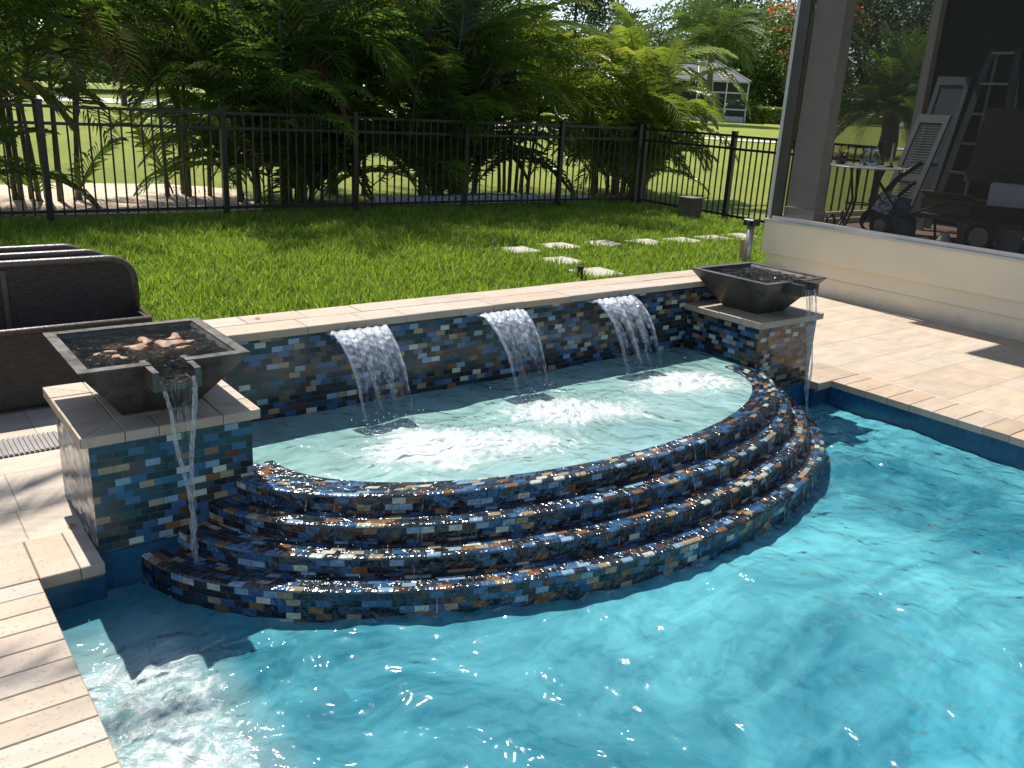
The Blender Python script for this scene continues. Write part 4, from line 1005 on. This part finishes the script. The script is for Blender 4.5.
# leaning dark board, bins, cart
m = MB(); m.obox((9.0, 3.95, 1.50), Vector((.25, 0, 1)).cross(Vector((0, 1, 0))).normalized(), (0, 1, 0), Vector((.25, 0, 1)).normalized(), .012, .33, .36)
tag(m.build('cardboard_sheet', mat_simple('dark_cardboard', (.075, .055, .04), .8), loc=(9.0, 3.95, 1.1)), 'large dark brown cardboard sheet standing on the cart boxes', 'board')
t = empty('utility_cart', (8.45, 3.9, FZ), 'dark garden cart with black frame and two round wheels on the porch', 'cart')
bk = mat_simple('dark_bronze', (.055, .045, .036), .5)
m = MB(); m.box(8.20, 8.95, 3.35, 4.55, .815, .86); m.build('tray', bk, t)
def wheel(x, y, z, r_, name='wheel'):
    m = MB(); m.tube([(x, y+(r_-.03)*math.cos(a), z+(r_-.03)*math.sin(a)) for a in [k*PI/12 for k in range(24)]], .030, 8, closed=True)
    wo_ = m.build(name, M['black'], t, smooth=True)
    m = MB(); m.lathe((x-.02, y, z), [(0, 0), (r_-.045, 0), (r_-.045, .04), (0, .04)], 18, axis=(1, 0, 0)); h = m.build('hub', mat_simple('hub_brown', (.30, .24, .19), .5), None); h.parent = wo_; 
    h.location = -parent_world(wo_)
    return wo_
wheel(8.12, 3.66, .722, .14); wheel(8.12, 4.62, .697, .115)
for (a, b) in (((8.2, 4.55, .84), (8.15, 4.62, .697)), ((8.2, 3.6, .84), (8.12, 3.66, .722)), ((8.2, 4.5, .79), (8.2, 4.05, .98)), ((8.2, 4.05, .98), (8.2, 3.35, 1.0)), ((8.25, 4.5, .79), (8.35, 4.9, 1.15)), ((8.9, 4.5, .81), (8.9, 4.45, .58)), ((8.9, 3.4, .81), (8.9, 3.4, .58))):
    m = MB(); m.tube([a, b], .014, 6); m.build('bar', M['black'], t)
t = empty('cardboard_box', (8.7, 4.1, .862), 'brown cardboard box with open flaps on the porch cart', 'box')
m = MB(); m.box(8.4, 8.95, 3.88, 4.40, .862, 1.0); m.build('body', mat_simple('brown_card', (.16, .11, .07), .85), t); m = MB(); m.obox((8.38, 4.14, 1.03), (1, 0, -.5), (0, 1, 0), (.5, 0, 1), .07, .25, .003); m.build('flap', mat_simple('brown_card_flap', (.2, .14, .09), .85), t)
t = empty('storage_bin', (8.6, 3.5, .983), 'light grey plastic bin on the porch cart at the photo right edge', 'bin')
m = MB(); m.box(8.30, 8.78, 3.10, 3.74, .985, 1.20, bev=.015); m.build('body', mat_simple('grey_plastic', (.45, .45, .50), .5, var=.05), t); m = MB(); m.box(8.34, 8.74, 3.14, 3.70, 1.201, 1.28); m.build('lid', M['black'], t)
m = MB(); m.box(8.28, 8.80, 3.08, 3.86, .862, .982)
tag(m.build('crate', mat_simple('dark_crate', (.025, .022, .02), .7), loc=(8.5, 3.5, .862)), 'low dark crate carrying the grey plastic bin', 'crate')
for (x, y, lab) in ((8.62, 3.98, 'white plastic bucket under the cart, left of the other bucket'), (8.62, 3.62, 'white plastic bucket under the cart, nearest the photo right edge')):
    t = empty('bucket', (x, y, FZ), lab, 'bucket', 'white buckets under the cart')
    m = MB(); m.lathe((x, y, FZ), [(0, 0), (.10, 0), (.125, .19), (.135, .19), (.135, .212), (.12, .212), (0, .19)], 20); m.build('body', mat_simple('bucket_white', (.7, .7, .7), .5, var=.1), t, smooth=True)
    m = MB(); m.tube([(x, y+.13*math.cos(a), FZ+.20+.0-.10*math.sin(a)) for a in [k*PI/8 for k in range(9)]], .004, 5); m.build('handle', M['black'], t)
# bag of compost / paper sack
t = empty('blue_sack', (8.42, 4.62, FZ), 'blue and white printed plastic sack slumped against the louvred shutter', 'sack')
m = MB(); vs = []; fs = []; n = 12; r = random.Random(4)
prof = [(.17, 0), (.19, .06), (.18, .16), (.15, .25), (.12, .33), (.13, .38)]
for i, (q, z_) in enumerate(prof):
    for k in range(n):
        a = 2*PI*k/n; vs.append((8.42+.72*q*math.cos(a)+r.uniform(-.012, .012), 4.60+q*math.sin(a)+r.uniform(-.012, .012)+.05*(i/5), FZ+z_+r.uniform(-.01, .01)))
for i in range(5):
    for k in range(n): fs.append((i*n+k, i*n+(k+1) % n, (i+1)*n+(k+1) % n, (i+1)*n+k))
fs.append(tuple(range(5*n, 6*n)))
m.add(vs, fs); m.build('body', mat_simple('sack_blue', (.10, .16, .24), .5, var=.5, scale=4), t, smooth=True)
m = MB(); m.obox((8.27, 4.70, .90), Vector((.3, .2, .9)).cross(Vector((0, 1, .2))).normalized(), Vector((0, 1, .3)).normalized(), Vector((.35, -.25, .9)).normalized(), .004, .09, .10)
def mat_print():
    t = NT('printed_paper'); n = t.noise(t.obj(), 30, 5, .7); t.princ(Base__Color=t.mix(t.mapr(n, .48, .55), (.55, .56, .58), (.10, .11, .12)), Roughness=.6); return t.m
m.build('label_flap', mat_print(), t)
t = empty('hand_tool', (8.2, 4.1, FZ), 'red handled tool with a pale wooden shaft on the porch floor', 'tool')
m = MB(); m.tube([(8.05, 4.50, .61), (8.1, 4.28, .61)], .013, 8); m.build('shaft', mat_simple('pale_shaft', (.35, .25, .15), .6), t); m = MB(); m.tube([(8.1, 4.28, .612), (8.14, 4.12, .615)], .025, 8); m.build('grip', mat_simple('red_grip', (.25, .03, .02), .5), t)
m = MB(); m.lathe((8.22, 4.02, FZ), [(0, 0), (.06, 0), (.07, .05), (.045, .11), (.02, .13), (0, .13)], 14)
tag(m.build('jug', mat_simple('pale_jug', (.6, .57, .5), .5), smooth=True, loc=(8.22, 4.02, FZ)), 'small pale plastic jug on the porch floor beside the red tool', 'jug')
# golf style push stroller behind the table
t = empty('folded_trolley', (8.6, 4.95, FZ), 'folded black trolley frame with a curled wheel under the glass table', 'trolley')
m = MB(); m.tube([(8.45, 5.02, .66), (8.5, 4.96, .85), (8.65, 4.80, 1.15), (8.75, 4.66, 1.30)], .028, 8); m.build('frame', M['black'], t, smooth=True)
m = MB(); m.tube([(8.45, 4.90, .62), (8.5, 4.8, .85), (8.62, 4.62, 1.12)], .018, 8); m.build('strut', M['black'], t, smooth=True)
m = MB(); m.tube([(8.35, 4.86+.11*math.cos(a), .70+.105*math.sin(a)) for a in [k*PI/10 for k in range(20)]], .016, 8, closed=True); m.build('wheel', M['black'], t, smooth=True)
m = MB(); m.obox((8.42, 4.84, .80), (1, 0, 0), (0, 1, .5), (0, -.4, 1), .008, .055, .13); m.build('cloth', mat_simple('grey_cloth', (.13, .14, .15), .8), t)

# ------------------------------------------------------------------ wicker seats at the left
def wicker_seat(y, label, h=.70, depth=.33, x0=-.55, x1=1.285, front=True):
    t = empty('wicker_sofa', ((x0+x1)/2, y, 0), label, 'sofa', 'nested brown wicker sofas')
    def rounded(y0, y1, z0, z1, rad, nm, mat):
        pts = [(x0, z0), (x1, z0)] + [(x1-rad+rad*math.cos(a), z1-rad+rad*math.sin(a)) for a in [k*PI/16 for k in range(9)]] + [(x0, z1)]
        m = MB(); n = len(pts); vs = [(a, y0, b) for a, b in pts]+[(a, y1, b) for a, b in pts]
        m.add(vs, [tuple(range(n))[::1], tuple(range(n, 2*n))[::-1]]+[(k, n+k, n+(k+1) % n, (k+1) % n) for k in range(n)]); 
        o = m.build(nm, mat, t); return o
    yb = y+depth
    bk_ = rounded(yb, yb+.035, .30 if not front else .05, h, .13, 'backrest', M['wicker'])
    m = MB(); pts = [(x0, yb-.006, h)] + [(x1-.13+.13*math.cos(a), yb-.006, h-.13+.13*math.sin(a)) for a in [PI/2-k*PI/16 for k in range(9)]] + [(x1, yb-.006, .40)]
    m.tube([(p[0], p[1]+.02, p[2]+.006) for p in pts], .024, 8); m.build('top_rail', M['wicker_edge'], t, smooth=True)
    if front:
        m = MB(); m.box(x0, x1, y, y+.03, .03, .415); m.box(x1-.03, x1, y+.031, yb, .03, .43); m.build('front_panel', M['wicker'], t)
        m = MB(); m.tube([(x0, y+.012, .425), (x1-.01, y+.012, .425), (x1-.01, yb, .44)], .018, 8); m.build('arm_rail', M['wicker_edge'], t, smooth=True)
        m = MB(); m.box(x0+.01, x1-.035, y+.035, yb-.005, .10, .14); m.build('seat', M['black'], t)
        for fx in (.62, x0+.3): 
            m = MB(); m.box(fx, fx+.025, yb-.012, yb-.001, .15, h-.02); m.build('back_rib', M['wicker_edge'], t)
        for fx in (x1-.06, x0+.02):
            m = MB(); m.box(fx, fx+.04, y+.005, y+.045, 0, .029); m.build('foot', M['black'], t)
    else:
        m = MB(); m.box(x0+.02, x1-.03, yb-.12, yb-.01, .28, .33); m.build('seat', M['wicker'], t)
        for fx in (x1-.06, x0+.02):
            m = MB(); m.box(fx, fx+.04, yb-.05, yb-.01, 0, .279); m.build('leg', M['black'], t)
    return t
M['wicker_edge'] = mat_simple('wicker_binding', (.075, .055, .042), .35, var=.3, scale=40, bump=.6, bscale=90)
wicker_seat(4.85, 'nearest brown wicker sofa with a high rounded back, beside the left pedestal')
wicker_seat(5.24, 'middle brown wicker sofa of the nested three, only its top edge showing', h=.685, depth=.26, x0=-.6, x1=1.24, front=False)
wicker_seat(5.56, 'rearmost brown wicker sofa of the nested three, closest to the lawn', h=.67, depth=.26, x0=-.65, x1=1.18, front=False)
m = MB()
for k in range(60): m.box(-.6+k*.0215, -.6+k*.0215+.014, 4.25, 4.47, .003, .012)
m.box(-.61, .69, 4.25, 4.47, .001, .004)
tag(m.build('ribbed_mat', mat_simple('mat_grey', (.20, .18, .17), .8), loc=(.04, 4.36, 0)), 'ribbed grey outdoor mat on the deck in front of the wicker sofa', 'mat')
lf = mat_simple('dry_leaf', (.35, .10, .03), .7, var=.3)
for (x, y, z, lab) in ((.52, 3.40, .006, 'tiny dry leaf on the deck beside the left pedestal'), (1.50, 3.93, .611, 'tiny dry leaf on the coping just behind the left bowl')):
    m = MB(); m.add([(x, y, z), (x+.018, y+.008, z+.004), (x+.035, y, z+.002), (x+.018, y-.012, z+.005)], [(0, 1, 2, 3)]); m.add([(x, y, z-.0012), (x+.018, y+.008, z+.0028), (x+.035, y, z+.0008), (x+.018, y-.012, z+.0038)], [(3, 2, 1, 0)])
    tag(m.build('dry_leaf', lf, loc=(x, y, z)), lab, 'leaf')

# ------------------------------------------------------------------ far trees
def crown_mesh(name, seed, lobes, n, size, R, Hc, mats, flowers=0.):
    """leaf clumps scattered through several lobes, unit tree of radius R and crown height Hc"""
    r = random.Random(seed); m = MB(); L_ = []
    for k in range(lobes):
        a = r.uniform(0, 6.28); q = R*r.uniform(.1, .75); L_.append((q*math.cos(a), q*math.sin(a), Hc*r.uniform(.1, .9), R*r.uniform(.28, .5)))
    for k in range(n):
        lx, ly, lz, lr = L_[r.randrange(lobes)]
        v = Vector((r.gauss(0, 1), r.gauss(0, 1), r.gauss(0, 1))).normalized()*lr*r.uniform(.55, 1.05)**.6
        c = Vector((lx+v.x, ly+v.y, lz+v.z*.7))
        red = flowers and v.z > lr*.35 and r.random() < flowers
        for q in range(5):
            p = c+Vector((r.gauss(0, 1), r.gauss(0, 1), r.gauss(0, 1)))*size*1.2
            a = Vector((r.gauss(0, 1), r.gauss(0, 1), r.gauss(0, .6))).normalized(); b = a.cross(Vector((r.gauss(0, 1), r.gauss(0, 1), r.gauss(0, 1)))).normalized()
            m.add([p-a*size*.6, p-b*size*.35, p+a*size*.6, p+b*size*.35], [(0, 1, 2, 3)], [[(0, 0)]*4], mi=1 if red else 0)
    return m, L_
def far_tree(x, y, h, R, Hc, label, leaf, seed, n=2400, size=.27, lobes=14, flowers=0., tr=.22, proto=None):
    z = ground_z(x, y); t = empty('tree', (x, y, z), label, 'tree', 'trees far beyond the lawn')
    m, L_ = crown_mesh('crown', seed, lobes, n, size, R, Hc, None, flowers)
    m.v = [(p[0]+x, p[1]+y, p[2]+z+h-Hc) for p in m.v]; m.build('crown', [leaf, M['flower']], t)
    m = MB(); m.tube([(x, y, z-.2), (x+.1, y, z+(h-Hc)*.6), (x, y, z+h-Hc*.4)], [tr*1.3, tr, tr*.5], 8)
    for k in range(5):
        q = L_[k]; m.tube([(x, y, z+h-Hc), (x+q[0]*.6, y+q[1]*.6, z+h-Hc+q[2]*.6), (x+q[0], y+q[1], z+h-Hc+q[2])], [tr*.6, tr*.35, tr*.12], 6)
    m.build('trunk', M['bark'], t, smooth=True); return t
def polar(u, dist):   # azimuth of a picture column in degrees -> x,y
    a = math.radians(u); return dist*math.sin(a), dist*math.cos(a)
TREES = [ # azimuth, distance, height, R, Hc, label, leaf, flowers
 (49.2, 82, 13.5, 4.3, 10.5, 'tall green tree behind the screened lanai, left of the sky gap', 'leafA', 0),
 (51.6, 88, 12.6, 4.6, 11.0, 'tall airy tree rising highest behind the lanai', 'leafB', 0),
 (53.6, 84, 9.2, 5.5, 9.5, 'leafy tree between the lanai and the red flowering tree', 'leafA', 0),
 (55.6, 78, 9.3, 5.5, 8.0, 'broad tree with red flowers on its top beside the porch corner', 'leafA', .30),
 (58.6, 86, 13.5, 6.5, 12.0, 'dark tree seen through the left of the porch screens', 'leafB', 0),
 (62.0, 80, 14.5, 7.0, 13.0, 'dark tree seen through the porch screens behind the date palm', 'leafB', 0),
 (66.0, 85, 13.5, 7.0, 12.5, 'dark tree hidden behind the porch siding', 'leafB', 0),
 (44.2, 90, 9.3, 6.0, 10.5, 'green tree showing between the yellow palm and the lanai', 'leafB', 0),
 (40.8, 86, 15.5, 4.2, 12.5, 'dark pine like tree above the yellow green palm', 'leafB', 0),
 (35.0, 80, 10.0, 6.5, 9.5, 'tree behind the broad palm clump', 'leafA', 0),
 (30.0, 74, 9.5, 6.5, 9.0, 'tree behind the palms in the middle of the fence', 'leafB', 0),
 (25.5, 70, 9.5, 6.0, 9.0, 'tree behind the thick dark palm clump', 'leafA', 0),
 (21.0, 66, 8.5, 6.0, 8.2, 'dark tree across the road right of the sandy patch', 'leafB', 0),
 (16.5, 62, 8.5, 6.0, 8.2, 'dark tree across the road above the sandy patch', 'leafB', 0),
 (12.0, 60, 8.0, 5.5, 7.8, 'tree across the road at the left', 'leafA', 0),
 (7.5, 62, 9.0, 6.0, 8.8, 'tree across the road at the far left edge', 'leafB', 0),
]
for i, (az, d, h, R_, Hc, lab, lf_, fl) in enumerate(TREES):
    x, y = polar(az, d); far_tree(x, y, h, R_, Hc, lab, M[lf_], 100+i, flowers=fl)
# distant wood that closes the horizon
def tree_mass():
    r = random.Random(77); m = MB()
    for k in range(9000):
        az = r.uniform(-25, 85); d = r.uniform(105, 125); x, y = polar(az, d); top = 5.5+2.0*math.sin(az*.31)+1.5*math.sin(az*.83+1)
        z = 1.3+top*r.random()**.8; s = r.uniform(.4, .9)
        a = Vector((r.gauss(0, 1), r.gauss(0, 1), r.gauss(0, .6))).normalized(); b = a.cross(Vector((r.gauss(0, 1), r.gauss(0, 1), r.gauss(0, 1)))).normalized(); p = Vector((x, y, z))
        m.add([p-a*s, p-b*s*.7, p+a*s, p+b*s*.7], [(0, 1, 2, 3)], [[(0, 0)]*4])
    return m
tag(tree_mass().build('distant_wood', M['leafB']), 'dark green wood far behind everything along the horizon', 'wood', kind='stuff')
# foreground pine branch tree at the top right of the sky gap
x, y = polar(54.6, 34); far_tree(x, y, 8.2, 1.9, 3.4, 'slim pine like tree with dark tufts at the top by the porch corner', M['leafB'], 300, n=420, size=.12, lobes=8, tr=.10)

# hedge
hx, hy = 51.3, 39.6
t = empty('hedge', (hx, hy, ground_z(hx, hy)), 'clipped yellow green hedge on the far lawn right of the lanai', 'hedge')
m = MB(); r = random.Random(6); d = Vector((.62, -1, 0)).normalized(); nn = Vector((1, .62, 0)).normalized(); z = ground_z(hx, hy)
for k in range(5200):
    u = r.uniform(-1.9, 1.9); v = r.uniform(-.9, .9); w_ = r.uniform(0, 1.0)
    if r.random() < .7: 
        f = r.choice((0, 1, 2)); 
        if f == 0: v = -.9+r.uniform(-.08, .08)
        elif f == 1: w_ = 1.0+r.uniform(-.06, .06)
        else: u = r.choice((-1.9, 1.9))+r.uniform(-.06, .06)
    p = Vector((hx, hy, z))+d*u+nn*v+Vector((0, 0, w_)); s = .09; a = Vector((r.gauss(0, 1), r.gauss(0, 1), r.gauss(0, 1))).normalized(); b = a.cross(Vector((r.gauss(0, 1), r.gauss(0, 1), r.gauss(0, 1)))).normalized()
    m.add([p-a*s, p-b*s, p+a*s, p+b*s], [(0, 1, 2, 3)], [[(0, 0)]*4])
m.build('foliage', M['leafC'], t)
m = MB(); m.obox((hx, hy, z+.45), d, nn, (0, 0, 1), 1.8, .8, .44); m.build('inner_branches', M['bark'], t)

# ------------------------------------------------------------------ far lanai
def lanai():
    bx, by = 48.2, 42.2; z = ground_z(bx, by); t = empty('screened_lanai', (bx, by, z), 'far screened lanai with white frame and grey hipped roof', 'building')
    u = Vector((.62, -.785, 0)); v = Vector((.785, .62, 0)); Z = Vector((0, 0, 1)); O = Vector((bx-1.0, by-.6, z))
    W1 = 3.3; Hh = 2.55; dark = mat_simple('dark_interior', (.035, .04, .042), .8); gs = mat_screen('lanai_screen', .55, (.06, .065, .07))
    def P(a, b, c): return O+u*a+v*b+Z*c
    wm = M['white']
    m = MB(); m.obox(P(-2.4, 3.25, 1.3), u, v, Z, 4.2, .3, 1.28); m.build('house_wall', dark, t)
    m = MB(); m.obox(P(-1.2, .0, .18), u, v, Z, 4.4, .06, .18); m.obox(P(W1, 1.5, .18), u, v, Z, .06, 1.5, .18); m.build('base_wall', mat_simple('lanai_base', (.35, .34, .33), .8), t)
    for a, b in ((-5.5, 0), (-3.6, 0), (-1.8, 0), (0, 0), (.95, 0), (1.9, 0), (W1, 0), (W1, 1.5), (W1, 3)):
        m = MB(); m.obox(P(a, b, .36+Hh/2-.18), u, v, Z, .045, .045, Hh/2-.18); m.build('post', wm, t)
    for c in (.80, 1.85, Hh):
        m = MB(); m.obox(P(-1.1, 0, c), u, v, Z, 4.4, .04, .045); m.obox(P(W1, 1.5, c), u, v, Z, .04, 1.5, .045); m.build('rail', wm, t)
    m = MB(); m.add([P(-5.5, .01, .36), P(W1, .01, .36), P(W1, .01, Hh), P(-5.5, .01, Hh)], [(0, 1, 2, 3)]); m.add([P(W1-.01, 0, .36), P(W1-.01, 3, .36), P(W1-.01, 3, Hh), P(W1-.01, 0, Hh)], [(0, 1, 2, 3)]); m.build('screen', gs, t)
    m = MB(); m.obox(P(1.1, 2.6, 1.0), u, v, Z, .35, .03, .95); m.build('curtain', mat_simple('pale_curtain', (.30, .36, .40), .8), t)
    # hipped mansard of grey mesh with white ribs
    e0, e1, e2, e3 = P(-5.6, -.05, Hh+.05), P(W1+.1, -.05, Hh+.05), P(W1+.1, 3.2, Hh+.05), P(-5.6, 3.2, Hh+.05)
    r0, r1 = P(-5.6, 1.6, Hh+1.35), P(.9, 1.6, Hh+1.35)
    m = MB(); m.add([e0, e1, e2, e3, r0, r1], [(0, 1, 5, 4), (1, 2, 5), (2, 3, 4, 5), (3, 0, 4)]); m.build('roof', mat_simple('roof_grey', (.11, .11, .12), .8), t)
    m = MB()
    for a, b in ((e1, r1), (P(1.6, -.06, Hh+.07), P(.6, 1.3, Hh+1.12)), (P(0, -.06, Hh+.07), P(-.2, 1.5, Hh+1.30)), (P(-2.2, -.06, Hh+.07), P(-2.2, 1.5, Hh+1.30)), (e2, r1), (r0, r1)): m.bar(a+Z*.03, b+Z*.03, .06)
    m.build('roof_ribs', wm, t)
lanai()
# small bollard by the road
m = MB(); m.box(9.85, 10.05, 39.3, 39.5, .70, 1.35); m.box(9.80, 10.10, 39.25, 39.55, 1.351, 1.42)
tag(m.build('mailbox_post', M['black'], loc=(9.95, 39.4, .70)), 'small dark post beside the far road seen between the palms', 'post')
# grey box beyond fence seen over the top rail
